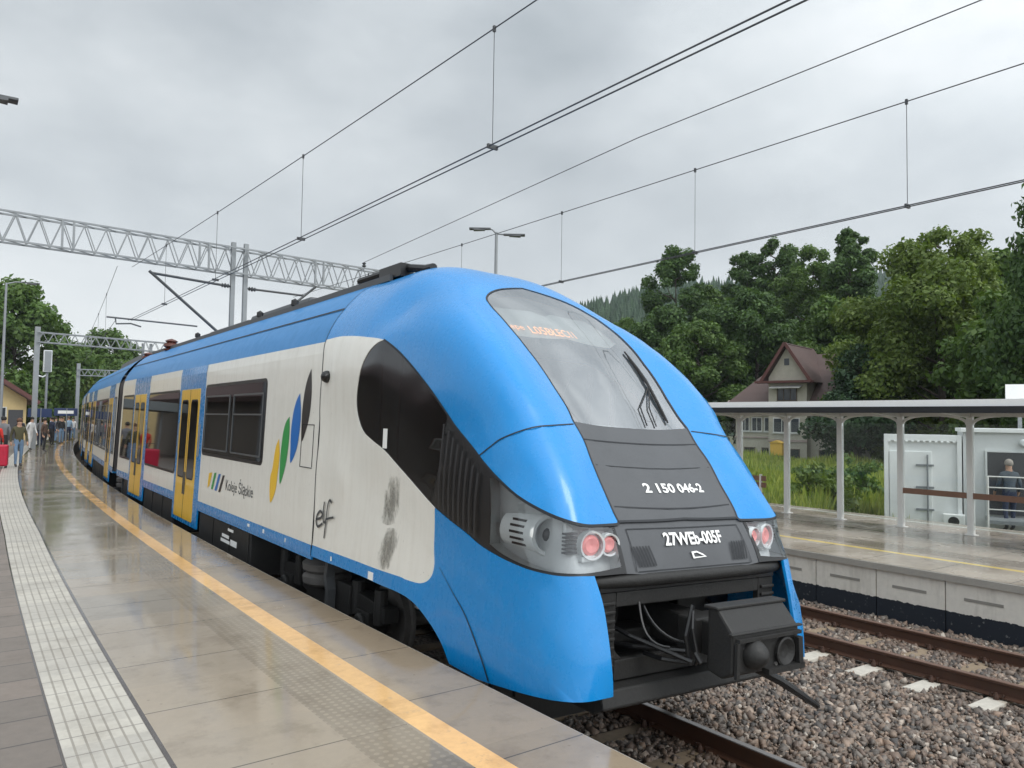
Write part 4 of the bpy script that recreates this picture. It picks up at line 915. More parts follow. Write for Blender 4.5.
# ballast stones
def stones():
    N = 125000
    s = rng.uniform(-3, 17, N); o = rng.uniform(.0, 8.4, N)
    keep = (s < 7) | (rng.random(N) < .6)
    keep &= ~((o < 2.2) & (s > 6)); keep &= ~((abs(o-2.36) < .085)); keep &= ~(abs(o-6.04) < .09); keep &= ~(abs(o-7.46) < .09); keep &= ~((o < 2.3) & (s > 5) & (rng.random(N) < .4))
    # leave sleeper tops mostly bare
    k1 = (s+6.79) % .693; k1 = np.minimum(k1, .693-k1); bare = (k1 < .105) & (abs(o-6.75) < 1.27); keep &= ~bare | (rng.random(N) < .10)
    k2 = (s+3.0) % .693; k2 = np.minimum(k2, .693-k2); bare2 = (k2 < .105) & (o < 2.6); keep &= ~bare2 | (rng.random(N) < .12)
    s, o = s[keep], o[keep]; n = len(s)
    r = RE-o; a = s/RE; C = np.c_[XC-r*np.cos(a), r*np.sin(a), rng.uniform(-.985, -.955, n)]
    heap = np.clip(1-np.abs(o-4.1)/1.6, 0, 1)*.02; C[:, 2] += heap-.012*((o > 5.5) & (o < 8))
    base = np.array([(x, y, z) for z in (-1, 1) for y in (-1, 1) for x in (-1, 1)], float)
    sz = (.010+.022*rng.random(n)**1.5)[:, None]*rng.uniform(.45, 1.4, (n, 3))
    V = base[None]*(1+rng.uniform(-.62, .5, (n, 8, 3)))
    q = rng.normal(size=(n, 4)); q /= np.linalg.norm(q, axis=1, keepdims=True); w, x, y, z = q.T
    Rm = np.stack([np.stack([1-2*(y*y+z*z), 2*(x*y-z*w), 2*(x*z+y*w)], -1), np.stack([2*(x*y+z*w), 1-2*(x*x+z*z), 2*(y*z-x*w)], -1), np.stack([2*(x*z-y*w), 2*(y*z+x*w), 1-2*(x*x+y*y)], -1)], 1)
    V = np.einsum('nij,nkj->nki', Rm, V*sz[:, None, :])+C[:, None, :]
    F = np.array([(0,2,3,1),(4,5,7,6),(0,1,5,4),(1,3,7,5),(3,2,6,7),(2,0,4,6)]); Fa = (F[None]+8*np.arange(n)[:, None, None]).reshape(-1, 4)
    me = bpy.data.meshes.new('ballast'); me.vertices.add(n*8); me.vertices.foreach_set('co', V.ravel()); me.loops.add(len(Fa)*4); me.loops.foreach_set('vertex_index', Fa.ravel().astype(np.int32))
    me.polygons.add(len(Fa)); me.polygons.foreach_set('loop_start', np.arange(len(Fa), dtype=np.int32)*4); me.update(calc_edges=True); me.validate()
    t = NT('crushed_stone'); g = t.n('ShaderNodeNewGeometry'); rp = g.outputs['Random Per Island']
    c = t.ramp(rp, [(0, (.05,.046,.044)), (.20, (.13,.11,.095)), (.40, (.225,.165,.125)), (.58, (.12,.083,.066)), (.74, (.21,.185,.16)), (.90, (.29,.20,.145)), (1, (.48,.43,.37))])
    c = t.mix(1., c, t.math('ADD', t.math('MULTIPLY', t.noise(40, g.outputs['Position'], 4), .7), .6), 'MULTIPLY')
    sp_ = t.n('ShaderNodeSeparateXYZ'); t.set(sp_.inputs[0], g.outputs['Position']); dx_ = t.math('SUBTRACT', sp_.outputs[0], XC)
    of_ = t.math('SUBTRACT', RE, t.math('SQRT', t.math('ADD', t.math('MULTIPLY', dx_, dx_), t.math('MULTIPLY', sp_.outputs[1], sp_.outputs[1]))))
    near = None
    for o_ in (.885, 2.36, 6.04, 7.46):
        q_ = t.math('SUBTRACT', 1., t.math('DIVIDE', t.math('ABSOLUTE', t.math('SUBTRACT', of_, o_)), .55)); near = q_ if near is None else t.math('MAXIMUM', near, q_)
    near = t.math('MULTIPLY', t.math('MAXIMUM', near, 0.), t.math('ADD', .3, t.math('MULTIPLY', t.noise(3, g.outputs['Position'], 4), .9)))
    c = t.mix(t.math('MINIMUM', near, .75), c, (.085,.05,.032))
    me.materials.append(t.done(t.bsdf(c, .6, 0)))
    o = bpy.data.objects.new('ballast', me); link(o); tag(o, kind='stuff', label='crushed stone ballast between the tracks', cat='ballast')
stones()
# ------------------------------------------------------------------ overhead line
def lattice(mb, a, b, h, w, n, r=.03):
    """square lattice girder between a and b (top chord centre), depth h, width w"""
    a, b = Vector(a), Vector(b); d = (b-a).normalized(); x = d.cross(Vector((0, 0, 1))).normalized()*w/2; dn = Vector((0, 0, -h))
    C = [(a+x, b+x), (a-x, b-x), (a+x+dn, b+x+dn), (a-x+dn, b-x+dn)]
    for p, q in C: mb.bar(p, q, r*2, r*2)
    for i in range(n):
        t0, t1, tm = i/n, (i+1)/n, (i+.5)/n
        for (tp, bt) in ((C[0], C[2]), (C[1], C[3])):
            P = lambda L, t: L[0].lerp(L[1], t)
            mb.bar(P(bt, t0), P(tp, tm), r*1.1, r*1.1); mb.bar(P(tp, tm), P(bt, t1), r*1.1, r*1.1)
        mb.bar(C[2][0].lerp(C[2][1], t0), C[3][0].lerp(C[3][1], t1), r, r)
        mb.bar(C[0][0].lerp(C[0][1], t0), C[1][0].lerp(C[1][1], t1), r, r)
def mast(mb, p, z0, z1, w=.28, r=.035, n=None):
    for sx in (-1, 1):
        for sy in (-1, 1): mb.bar((p.x+sx*w/2, p.y+sy*w/2, z0), (p.x+sx*w/2, p.y+sy*w/2, z1), r*2, r*2)
    n = n or int((z1-z0)/.5)
    for i in range(n):
        za, zb = z0+(z1-z0)*i/n, z0+(z1-z0)*(i+1)/n
        for sx in (-1, 1): mb.bar((p.x+sx*w/2, p.y-w/2, za), (p.x+sx*w/2, p.y+w/2, zb), r, r)
        for sy in (-1, 1): mb.bar((p.x-w/2, p.y+sy*w/2, za), (p.x+w/2, p.y+sy*w/2, zb), r, r)

def gantry(s, label, ox0, ox1, z, h, masts, n, grp='overhead line gantries'):
    g = thing('overhead_gantry', pt(masts[0][0], s, -.0), 0, label, 'gantry', grp); inv = Matrix.Translation(-Vector(g.location))
    mb = MB(inv); lattice(mb, pt(ox0, s, z[0]), pt(ox1, s, z[1]), h, .5, n, .027); 
    for o_ in np.linspace(ox0, ox1, 5)[1:-1]:
        zc = z[0]+(z[1]-z[0])*(o_-ox0)/(ox1-ox0); mb.bar(pt(o_, s-.26, zc), pt(o_, s-.26, zc-h), .06, .06); mb.bar(pt(o_+.3, s-.26, zc), pt(o_+.3, s-.26, zc-h), .06, .06)
    mb.build('lattice_beam', M['steel'], g)
    for (o_, z0, z1, kind) in masts:
        mb = MB(inv)
        if kind == 'lattice': mast(mb, pt(o_, s), z0, z1)
        elif kind == 'drop':
            mb.bar(pt(o_-.21, s, z0), pt(o_-.21, s, z1), .14, .14); mb.build('mast', M['steel'], g); mb = MB(inv); mb.bar(pt(o_+.21, s, z0), pt(o_+.21, s, z1), .14, .14)
        else: mb.bar(pt(o_, s, z0), pt(o_, s, z1), .26, .26)
        mb.build('mast', M['steel'], g)
    return g, inv
g1, inv = gantry(27, 'long grey lattice gantry spanning the tracks above the train roof, nearest one', -5.2, 10.6, (8.02, 7.52), .86, [(-5.0, 0, 8.0, 'lattice'), (4.05, 4.3, 7.95, 'drop'), (10.4, -1, 7.6, 'lattice')], 26)
# cantilevers
mb = MB(inv); mb.tube([pt(3.8, 27, 6.42), pt(1.3, 27, 6.60)], .045, 6); mb.build('top_tie', M['darksteel'], g1)
mb = MB(inv); mb.tube([pt(3.8, 27, 4.5), pt(1.3, 27, 6.60), pt(1.22, 27, 6.66)], .05, 6); mb.build('cantilever_strut', M['darksteel'], g1)
mb = MB(inv); mb.tube([pt(2.75, 27, 4.97), pt(.05, 27, 5.06)], .03, 6); mb.tube([pt(.30, 27, 5.05), pt(.33, 27, 4.86), pt(.75, 27, 4.90), pt(1.05, 27, 4.82)], .025, 6); mb.build('registration_arm', M['darksteel'], g1)
mb = MB(inv); mb.tube([pt(4.3, 27, 6.41), pt(6.35, 27, 6.36)], .04, 6); mb.build('top_tie', M['darksteel'], g1)
mb = MB(inv); mb.tube([pt(4.9, 27, 5.05), pt(6.75, 27, 6.72)], .045, 6); mb.build('cantilever_strut', M['darksteel'], g1)
for o_, z_ in ((3.6, 6.435), (4.5, 6.40), (8.6, 7.72)): mb = MB(inv); mb.lathe(pt(o_, 27, z_), (1, 0, 0) if o_ < 8 else (0, 0, 1), [(-.12, .03), (-.1, .08), (-.05, .04), (0, .09), (.05, .04), (.1, .08), (.14, .03)], 10); mb.build('insulator', M['darksteel'], g1)
g2, inv2 = gantry(50, 'lattice gantry with a pole on the platform, middle one of the row', -1.95, 7.4, (6.50, 6.20), .55, [(-1.95, 0, 6.8, 'pole'), (3.6, 4.4, 6.2, 'drop'), (7.3, -1, 6.2, 'pole')], 18)
g3, inv3 = gantry(72, 'small distant lattice gantry above the last carriages', -.55, 7.4, (5.62, 5.62), .5, [(-.5, 0, 6.1, 'pole'), (7.3, -1, 5.6, 'pole')], 16)

def wireline(label, sup, droppers, zm, zc, sag, twin=.09):
    o0, s0, o1, s1 = sup
    A, B = pt(o0, s0, 0), pt(o1, s1, 0)
    def P(t, z): q = A.lerp(B, t); return Vector((q.x, q.y, z))
    t_ = thing('overhead_line', P(.5, 0), 0, label, 'overhead wire', 'overhead lines'); inv = Matrix.Translation(-Vector(t_.location))
    zt = lambda t: zm[0]*(1-t)+zm[1]*t - sag*4*t*(1-t)
    zcc = lambda t: zc[0]*(1-t)+zc[1]*t - .05*4*t*(1-t)
    mb = MB(inv); mb.tube([P(t, zt(t)) for t in np.linspace(0, 1, 25)], .008, 5); mb.build('messenger_wire', M['wire'], t_)
    sd = (B-A).normalized().cross(Vector((0, 0, 1)))
    for e in ((-twin/2, twin/2) if twin else (0,)):
        mb = MB(inv); mb.tube([P(t, zcc(t))+sd*e for t in np.linspace(0, 1, 25)], .0085, 5); mb.build('contact_wire', M['wire'], t_)
    for t in droppers:
        mb = MB(inv); mb.tube([P(t, zt(t)), P(t, zcc(t))], .005, 4); mb.bar(P(t, zcc(t))-sd*(twin/2+.02), P(t, zcc(t))+sd*(twin/2+.02), .03, .05); mb.bar(P(t, zt(t)-.04), P(t, zt(t)+.03), .03, .03); mb.build('dropper', M['wire'], t_)
    return t_
def tt(s, s0, s1): return (s-s0)/(s1-s0)
wireline('copper overhead wires running over the train, two contact wires hung under one upper wire', (.72, -25, .72, 27), [tt(s, -25, 27) for s in (-5, 1, 7.1, 12.8, 17.8, 22.5)], (6.88, 6.72), (5.45, 5.0), .28, .10)
wireline('pair of wires with droppers over the empty right-hand track', (5.95, -25, 5.95, 27), [tt(s, -25, 27) for s in (-6, .5, 4.96, 8.58, 12.1, 15.9, 21)], (6.83, 6.27), (5.27, 4.74), .18, .07)
wireline('distant overhead wires between the far gantries above the rear carriages', (.3, 27, .3, 50), [.2, .4, .6, .8], (6.7, 5.9), (4.95, 4.9), .2, 0)
mb = MB(); mb.tube([pt(9.0, -30, 9.0), pt(8.95, -5, 8.55), pt(8.75, 12, 8.3), pt(8.6, 27, 7.86)], .010, 5); tag(mb.build('feeder_wire', M['wire']), 'single thin power wire sagging high above the right-hand platform', 'power wire')

# ------------------------------------------------------------------ lamps, signs, signal
def lamp_head(mb, p, d, L=.62):
    d = Vector(d).normalized(); s = d.cross(Vector((0, 0, 1)))*.13; u = Vector((0, 0, 1))
    a, b = p, p+d*L
    mb.hexa([a-s*.5-u*.03, a+s*.5-u*.03, b+s-u*.035, b-s-u*.035, a-s*.5+u*.03, a+s*.5+u*.03, b+s+u*.015, b-s+u*.015])
def lamp(base, top, label, arms, headm=None):
    b = Vector(base); l = thing('street_lamp', b, 0, label, 'street lamp', 'platform lamps')
    mb = MB(); mb.tube([(0, 0, 0), (0, 0, 1.2), (0, 0, top-b.z)], [.09, .08, .05], 12); mb.build('pole', M['steel'], l, smooth=True)
    for d, up, Ln in arms:
        d = Vector(d).normalized(); t = Vector((0, 0, top-b.z)); e = t+d*Ln+Vector((0, 0, up))
        mb = MB(); mb.tube([t-Vector((0, 0, .05)), t+d*Ln*.5+Vector((0, 0, up*.8)), e], .03, 8); mb.build('arm', M['steel'], l, smooth=True)
        mb = MB(); lamp_head(mb, e-d*.1, d, .75); h = mb.build('lamp_head', M['darksteel'], l, bevel=.01)
        mb = MB(); n = d.cross(Vector((0, 0, 1))); lamp_head(mb, e+d*.1-Vector((0, 0, .035)), d, .4); mb.build('diffuser', M['frame'], h)
lamp(pt(11.6, 22.3, -.13), 8.55, 'double-armed street lamp standing behind the train on the right-hand platform', [((-.8, .6, 0), .12, .30), ((.8, -.6, 0), -.08, .35)])
lamp(Vector((2.95, 44.9, 0)), 8.35, 'tall single-armed street lamp on the left platform before the station building', [((1, -.05, 0), .1, .75)])
lamp(Vector((-.35, 16.0, 0)), 7.42, 'nearest street lamp, only its head reaches into the left edge', [((1, -.02, 0), .08, .80)])

sp = thing('station_sign', pt(-1.6, 52), rot(52), 'dark blue station name board on two posts beyond the waiting people', 'sign')
blue_s = mat('sign_blue', (.012,.03,.10), .4, 0, .1)
mb = MB(); mb.box((-.75, -.03, 1.75), (.45, .03, 2.25)); mb.box((.55, -.03, 1.85), (1.75, .03, 2.3)); sb_ = mb.build('sign_board', blue_s, sp, bevel=.01)
mb = MB(); mb.box((.75, -.036, 1.98), (1.55, -.031, 2.16)); mb.build('white_panel', M['textwhite'], sb_)
for x in (-.1, 1.2): mb = MB(); mb.tube([(x, 0, 0), (x, 0, 2.3)], .04, 8); mb.build('post', M['steel'], sp)
sg = thing('railway_signal', Vector((5.75, 53.5, 0)), 0, 'light grey railway signal with a boxy head on a slim post by the gantry pole', 'signal')
mb = MB(); mb.tube([(0, 0, 0), (0, 0, 5.7)], .07, 10); mb.build('post', M['steel'], sg)
mb = MB(); mb.box((-.22, -.18, 4.45), (.22, .12, 5.75)); hd = mb.build('signal_head', M['lampgrey'], sg, bevel=.02)
mb = MB(); mb.box((-.17, -.20, 4.5), (.17, -.181, 5.7)); mb.build('back_plate', M['steel'], hd)
mb = MB(); mb.tube([(0, 0, 4.3), (-.2, 0, 4.15), (-.6, 0, 4.25)], .05, 6); mb.build('bracket', M['lampgrey'], sg)

# ------------------------------------------------------------------ shelter on the right platform
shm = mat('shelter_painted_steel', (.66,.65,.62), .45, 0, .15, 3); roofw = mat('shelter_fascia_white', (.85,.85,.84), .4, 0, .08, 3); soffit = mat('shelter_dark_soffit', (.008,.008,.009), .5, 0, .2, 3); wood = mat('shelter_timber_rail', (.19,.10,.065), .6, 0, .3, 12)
sh = thing('platform_shelter', pt(12.4, 7, RZ), 0, 'long low platform shelter with white roof edge, pale posts and glass panels', 'shelter'); inv = Matrix.Translation(-Vector(sh.location))
def arc_box(mb, o0, o1, s0, s1, z0, z1, n=14):
    ss = np.linspace(s0, s1, n+1)
    for i in range(n):
        a, b = ss[i], ss[i+1]; P = [pt(o0, a), pt(o1, a), pt(o1, b), pt(o0, b)]
        mb.hexa([(*q.xy, z0) for q in P]+[(*q.xy, z1) for q in P])
    return mb
S0, S1 = -6.5, 26.
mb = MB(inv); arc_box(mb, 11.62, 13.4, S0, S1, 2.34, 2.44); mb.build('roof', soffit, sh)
mb = MB(inv); arc_box(mb, 11.60, 11.66, S0, S1, 2.375, 2.50); mb.build('fascia', roofw, sh)
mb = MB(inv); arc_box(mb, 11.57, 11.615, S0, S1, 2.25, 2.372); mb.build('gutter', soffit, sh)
mb = MB(inv); arc_box(mb, 12.93, 13.07, S0, S1, 2.20, 2.34); mb.build('top_beam', shm, sh)
ps = [6.88+1.43*k for k in range(-8, 13)]
for s in ps:
    mb = MB(inv); c0 = pt(13.0, s); mb.M = inv @ Matrix.Translation(c0) @ Matrix.Rotation(rot(s), 4, 'Z')
    mb.box((-.055, -.055, RZ), (.055, .055, 2.22)); mb.box((-.10, -.10, RZ), (.10, .10, RZ+.015)); 
    mb.bar((-.02, 0, 2.22), (-1.25, 0, 2.31), .07, .10)
    for k in range(6):   # curved braces along the shelter
        t0, t1 = k/6*PI/2, (k+1)/6*PI/2
        for sg_ in (-1, 1):
            q = lambda t: (0, sg_*(.05+.50*(1-math.cos(t))), 2.05+.17*math.sin(t))
            mb.bar(q(t0), q(t1), .06, .05)
    mb.build('post', shm, sh, bevel=.006)
for k in range(len(ps)-1):
    if ps[k] < -2: continue
    a, b = ps[k], ps[k+1]
    near = a < 8.2
    mb = MB(inv); arc_box(mb, 12.995, 13.007, a+.06, b-.06, RZ+.12, 2.05, 1); mb.build('glass_panel', M['clear'], sh)
    if near: mb = MB(inv); arc_box(mb, 12.96, 12.985, a-.0, b+.0, .585, .70, 2); mb.build('timber_rail', wood, sh)
bn = thing('bench', pt(12.5, 12.3, RZ), rot(12.3), 'wooden slatted bench with pale legs under the shelter, right of the train nose', 'bench')
for k in range(3): mb = MB(); mb.box((-.22+k*.13, -.7, .42), (-.12+k*.13, .7, .46)); mb.build('seat_slat', wood, bn)
for k in range(2): mb = MB(); mb.box((.20, -.7, .58+k*.16), (.235, .7, .70+k*.16)); mb.build('back_slat', wood, bn)
for s in (-.55, .55):
    mb = MB(); mb.bar((-.2, s, 0), (-.2, s, .42), .05, .05); mb.bar((.2, s, 0), (.22, s, .9), .05, .05); mb.bar((-.2, s, .39), (.2, s, .39), .05, .05); mb.build('leg', shm, bn)
# ------------------------------------------------------------------ buildings
plaster = mat('ochre_plaster', (.52,.40,.20), .85, 0, .15, .8, .2, 20); cream = mat('old_cream_render', (.40,.375,.315), .9, 0, .35, .5, .2, 12)
def tiles(name, col, k=3.2):
    t = NT(name); p = t.geo(); w = t.n('ShaderNodeTexWave'); w.inputs['Scale'].default_value = k; w.inputs['Distortion'].default_value = .6; w.bands_direction = 'Z'; t.set(w.inputs['Vector'], p)
    c = t.mix(1., t.mix(t.noise(.6, p, 5), col, tuple(x*.62 for x in col)), t.math('ADD', t.math('MULTIPLY', w.outputs['Fac'], .3), .75), 'MULTIPLY')
    return t.done(t.bsdf(c, .7, 0, t.bump(w.outputs['Fac'], .4, .04)))
rooft = tiles('brown_red_roof', (.125,.08,.072)); rooft2 = tiles('station_brown_roof', (.155,.095,.085)); trim = mat('dark_red_trim', (.10,.035,.03), .6, 0, .2)
paleroof = mat('faded_sheet_roof', (.34,.27,.25), .7, 0, .3, 2)
winm = mat('house_window_pane', (.035,.042,.05), .08, 0, .2, 2); winw = mat('white_window_frame', (.55,.55,.53), .5, 0, .1); wins = mat('weathered_wood', (.09,.07,.055), .8, 0, .3, 5)
doorm = mat('dark_door', (.05,.05,.055), .5, 0, .2)
def slab(mb, quad, th):                     # roof plane with thickness
    q = [Vector(p) for p in quad]; n = (q[1]-q[0]).cross(q[2]-q[0]).normalized()*th
    mb.hexa([p-n for p in q]+q) if len(q) == 4 else mb.add([p-n for p in q]+q, [(2,1,0),(3,4,5),(0,1,4,3),(1,2,5,4),(2,0,3,5)])

def win(parent, x0, x1, z0, z1, y, panes=3, fr=winw):
    mb = MB(); t = .07; mb.box((x0, y-.04, z0), (x0+t, y+.05, z1)); mb.box((x1-t, y-.04, z0), (x1, y+.05, z1)); mb.box((x0+t, y-.04, z1-t), (x1-t, y+.05, z1)); mb.box((x0+t, y-.04, z0), (x1-t, y+.05, z0+t))
    for k in range(1, panes): xx = x0+(x1-x0)*k/panes; mb.box((xx-.025, y-.03, z0+t), (xx+.025, y+.04, z1-t))
    o = mb.build('window', fr, parent); mb = MB(); mb.box((x0+.02, y-.01, z0+.02), (x1-.02, y+.02, z1-.02)); mb.build('pane', winm, o); 
    mb = MB(); mb.box((x0-.06, y-.10, z0-.06), (x1+.06, y-.045, z0-.005)); mb.build('sill', fr, o); return o

H0 = Vector((50.0, 37.0, -1.25)); ha = math.atan2(-.99, .15)+R(3)
hs = thing('house', H0, ha, 'old cream house with steep reddish-brown roofs and a front gable, behind the shelter', 'house')
# local: x along the facade (to the right), y away from the railway, z up (0 = ground)
hb_ = MB(); hb_.box((-.2, .5, 0), (8.9, 8.6, 4.9)); hb_.build('wall', cream, hs)
mb = MB(); mb.prism([(2.75, 0), (5.6, 0), (5.6, 6.72), (4.15, 8.95), (2.75, 6.72)], 1, -.25, 3.2); bay = mb.build('gable_bay', cream, hs)
rf = MB(); ea = [(-.9, -.1, 4.65), (9.6, -.1, 4.65), (9.6, 9.2, 4.65), (-.9, 9.2, 4.65)]; r0, r1 = (2.4, 4.5, 8.75), (6.2, 4.5, 8.75)
slab(rf, [ea[0], ea[1], r1, r0], .14); slab(rf, [ea[2], ea[3], r0, r1], .14); slab(rf, [ea[1], ea[2], r1], .14); slab(rf, [ea[3], ea[0], r0], .14); rfo = rf.build('roof', rooft, hs)
mb = MB(); slab(mb, [(2.35, -.65, 6.42), (2.35, 4.6, 6.42), (4.15, 4.6, 9.25), (4.15, -.65, 9.25)][::-1], .12); slab(mb, [(6.05, -.65, 6.35), (6.05, 5.2, 6.35), (4.15, 5.2, 9.25), (4.15, -.65, 9.25)], .12); mb.build('gable_roof', rooft, hs)
mb = MB(); mb.bar((2.3, -.70, 6.35), (4.15, -.70, 9.22), .1, .22); mb.bar((6.1, -.70, 6.28), (4.15, -.70, 9.22), .1, .22); mb.box((1.9, -.85, 6.28), (6.1, -.2, 6.45)); mb.build('barge_board', trim, hs)
mb = MB(); slab(mb, [(-.9, -.4, 4.25), (2.74, -.4, 4.25), (2.74, .7, 5.05), (-.9, .7, 5.05)], .08); mb.build('porch_roof', paleroof, hs)
mb = MB(); slab(mb, [(3.0, -.85, 5.92), (5.3, -.85, 5.92), (5.3, -.26, 6.10), (3.0, -.26, 6.10)], .05); mb.build('window_awning', winw, hs)
mb = MB(); mb.box((3.95, -.28, 7.6), (4.32, -.24, 8.1)); mb.build('attic_window', winm, hs)
win(bay, 3.4, 4.9, 4.95, 5.9, -.26, 3, wins)
for (a, b) in ((.2, .95), (1.1, 1.95)): win(hs, a, b, 2.65, 3.75, .48, 2)
win(hs, 2.1, 2.7, 2.65, 3.75, .48, 1); win(bay, 3.1, 5.1, 2.60, 3.72, -.26, 3)
win(hs, .5, 1.4, .45, 1.45, .48, 2, wins); win(hs, 1.9, 2.68, .5, 1.45, .48, 2, wins); win(bay, 3.1, 5.1, .5, 1.45, -.26, 3, wins)
mb = MB(); mb.box((-.25, .4, 2.15), (2.74, .5, 2.25)); mb.build('string_course', paleroof, hs)
mb = MB(); mb.box((2.7, -.32, 1.95), (5.65, -.255, 2.10)); mb.build('string_course', paleroof, bay)
win(hs, 6.2, 7.4, 2.6, 3.7, .48, 2); win(hs, 6.2, 7.4, .5, 1.4, .48, 2, wins)

wl = thing('garden_wall', H0+Vector((5.5, -9, 0)), ha, 'low pale garden wall with a dark gate to the right of the cream house', 'wall')
mb = MB(); mb.box((0, 0, 0), (14, .3, 1.75)); mb.box((-.05, -.06, 1.75), (14.05, .36, 1.85)); mb.build('wall', mat('grey_render', (.36,.35,.32), .9, 0, .3, .7), wl)
mb = MB(); mb.box((.6, -.05, 0), (2.4, -.005, 1.55)); mb.build('gate', doorm, wl)
yb = thing('meter_box', (46.4, 30.9, -1.25), ha, 'small yellow box on a post in front of the cream house', 'box')
mb = MB(); mb.box((-.42, -.25, 1.1), (.42, .25, 1.95)); mb.prism([(-.5, 1.95), (.5, 1.95), (0, 2.15)], 1, -.3, .3); mb.build('cabinet', mat('yellow_cabinet', (.62,.38,.06), .5), yb, bevel=.02)
mb = MB(); mb.box((-.08, -.08, 0), (.08, .08, 1.1)); mb.build('post', M['steel'], yb)

# white containers behind the right platform
cw_ = NT('container_white_paint'); p = cw_.geo(); n1 = cw_.noise(2, p, 5); cw_.done(cw_.bsdf(cw_.mix(1., (.78,.79,.78), cw_.math('ADD', cw_.math('MULTIPLY', n1, .3), .82), 'MULTIPLY'), .45))
cw2 = mat('container_grey_paint', (.60,.615,.61), .5, 0, .15, 1.5)
e1 = Vector((.405, -.915, 0)).normalized(); ca = math.atan2(e1.y, e1.x)
ct = thing('shipping_container', (19.6, 9.95, -.55), ca, 'white corrugated container with hinged end door, left of the grey cabin', 'container')
mb = MB(); L_, W_, H_ = 1.72, 5.5, 2.34
mb.box((.03, .03, .05), (L_-.03, W_, H_-.05))
for k in range(30):
    yy = .1+k*.18; mb.box((-.0, yy, .16), (.029, yy+.09, H_-.14))
mb.build('body', cw_.m, ct)
mb = MB()
for x in (0, L_-.1): mb.box((x, -.04, .02), (x+.1, .06, H_))
mb.box((.1, -.04, H_-.16), (L_-.1, .02, H_)); mb.box((.1, -.04, .02), (L_-.1, .02, .16))
for k in range(12): mb.box((.1+k*.13, -.055, H_-.20), (.16+k*.13, -.041, H_-.155))
mb.build('frame', cw_.m, ct, bevel=.01)
mb = MB(); mb.box((.12, -.03, .17), (1.08, .025, H_-.42)); dr = mb.build('door', cw_.m, ct, bevel=.015)
mb = MB()
for z_ in (.45, 1.0, 1.55): mb.box((.72, -.06, z_), (1.12, -.031, z_+.05))
mb.tube([(.98, -.07, .2), (.98, -.07, H_-.5)], .02, 6); mb.build('hinge', M['steel'], dr)
for a, b in (((.2, -.1, -.7), (.4, .2, .02)), ((1.4, -.1, -.7), (1.6, .2, .02)), ((.2, 4.9, -.7), (1.5, 5.2, .04))): mb = MB(); mb.box(a, b); mb.build('support_block', cw_.m, ct)
mb = MB(); mb.bar((.9, -.25, -.6), (1.15, -.05, .1), .08, .08); mb.build('ramp_strut', cw_.m, ct)
cb = thing('office_cabin', Vector((19.6, 9.95, -.55))+e1*1.75, ca, 'pale grey flat-roofed site cabin with a dark door and a wall lamp', 'cabin')
mb = MB(); mb.box((0, 0, 0), (6, 5.5, 2.42)); mb.build('wall', cw2, cb); mb = MB(); mb.box((-.06, -.1, 2.42), (6.1, 5.6, 2.52)); mb.build('roof', cw_.m, cb, bevel=.01)
mb = MB(); mb.box((.50, -.05, .45), (1.42, -.003, 1.95)); mb.build('door', M['winglass'] if False else doorm, cb)
mb = MB()
for a, b in (((.46, -.06, .43), (.50, -.0, 1.99)), ((1.42, -.06, .43), (1.46, -.0, 1.99)), ((.50, -.06, 1.95), (1.42, -.0, 1.99))): mb.box(a, b)
mb.build('door_frame', cw2, cb)
mb = MB(); mb.lathe((1.25, -.03, 2.18), (0, -1, 0), [(0, .05), (.02, .1), (.08, .1), (.12, .06), (.12, 0)], 14); mb.build('wall_lamp', M['lampgrey'], cb)
mb = MB(); mb.box((-.45, -.28, .08), (.02, -.06, .42)); ac = mb.build('air_unit', cw_.m, cb, bevel=.02); mb = MB(); mb.lathe((-.22, -.285, .25), (0, -1, 0), [(0, .12), (.012, .11), (.012, 0)], 16); mb.build('fan', M['black'], ac)
stp = thing('entrance_steps', Vector((19.6, 9.95, -.55))+e1*2.2, ca, 'steel steps with pale tubular handrail at the cabin door', 'steps')
mb = MB(); mb.box((0, -1.1, .34), (1.0, -.08, .42)); mb.build('landing', M['steel'], stp)
mb = MB()
for k in range(3): mb.box((1.02+k*.26, -1.0, .22-k*.11), (1.27+k*.26, -.1, .26-k*.11))
mb.build('tread', M['steel'], stp)
mb = MB(); P_ = [(0, -1.1, .42), (.85, -1.1, .42), (1.75, -1.1, .02)]
for h in (.25, .5, .75, 1.0): mb.tube([(x, y, z+h) for x, y, z in P_], .015, 8)
for x, y, z in P_: mb.tube([(x, y, z-.3), (x, y, z+1.0)], .025, 8)
for k in range(1, 5): mb.tube([(.85+k*.18, -1.1, .42-k*.08), (.85+k*.18, -1.1, 1.42-k*.08)], .012, 6)
mb.build('handrail', shm, stp)
bb = thing('billboard', (25.0, 9.0, -.9), ca, 'white board rising above the cabin roof at the right edge', 'board')
mb = MB(); mb.box((-.1, 0, 3.3), (2.0, .1, 4.15)); mb.build('panel', roofw, bb)
for x in (.2, 1.6): mb = MB(); mb.box((x, .1, 0), (x+.1, .2, 3.9)); mb.build('post', M['steel'], bb)

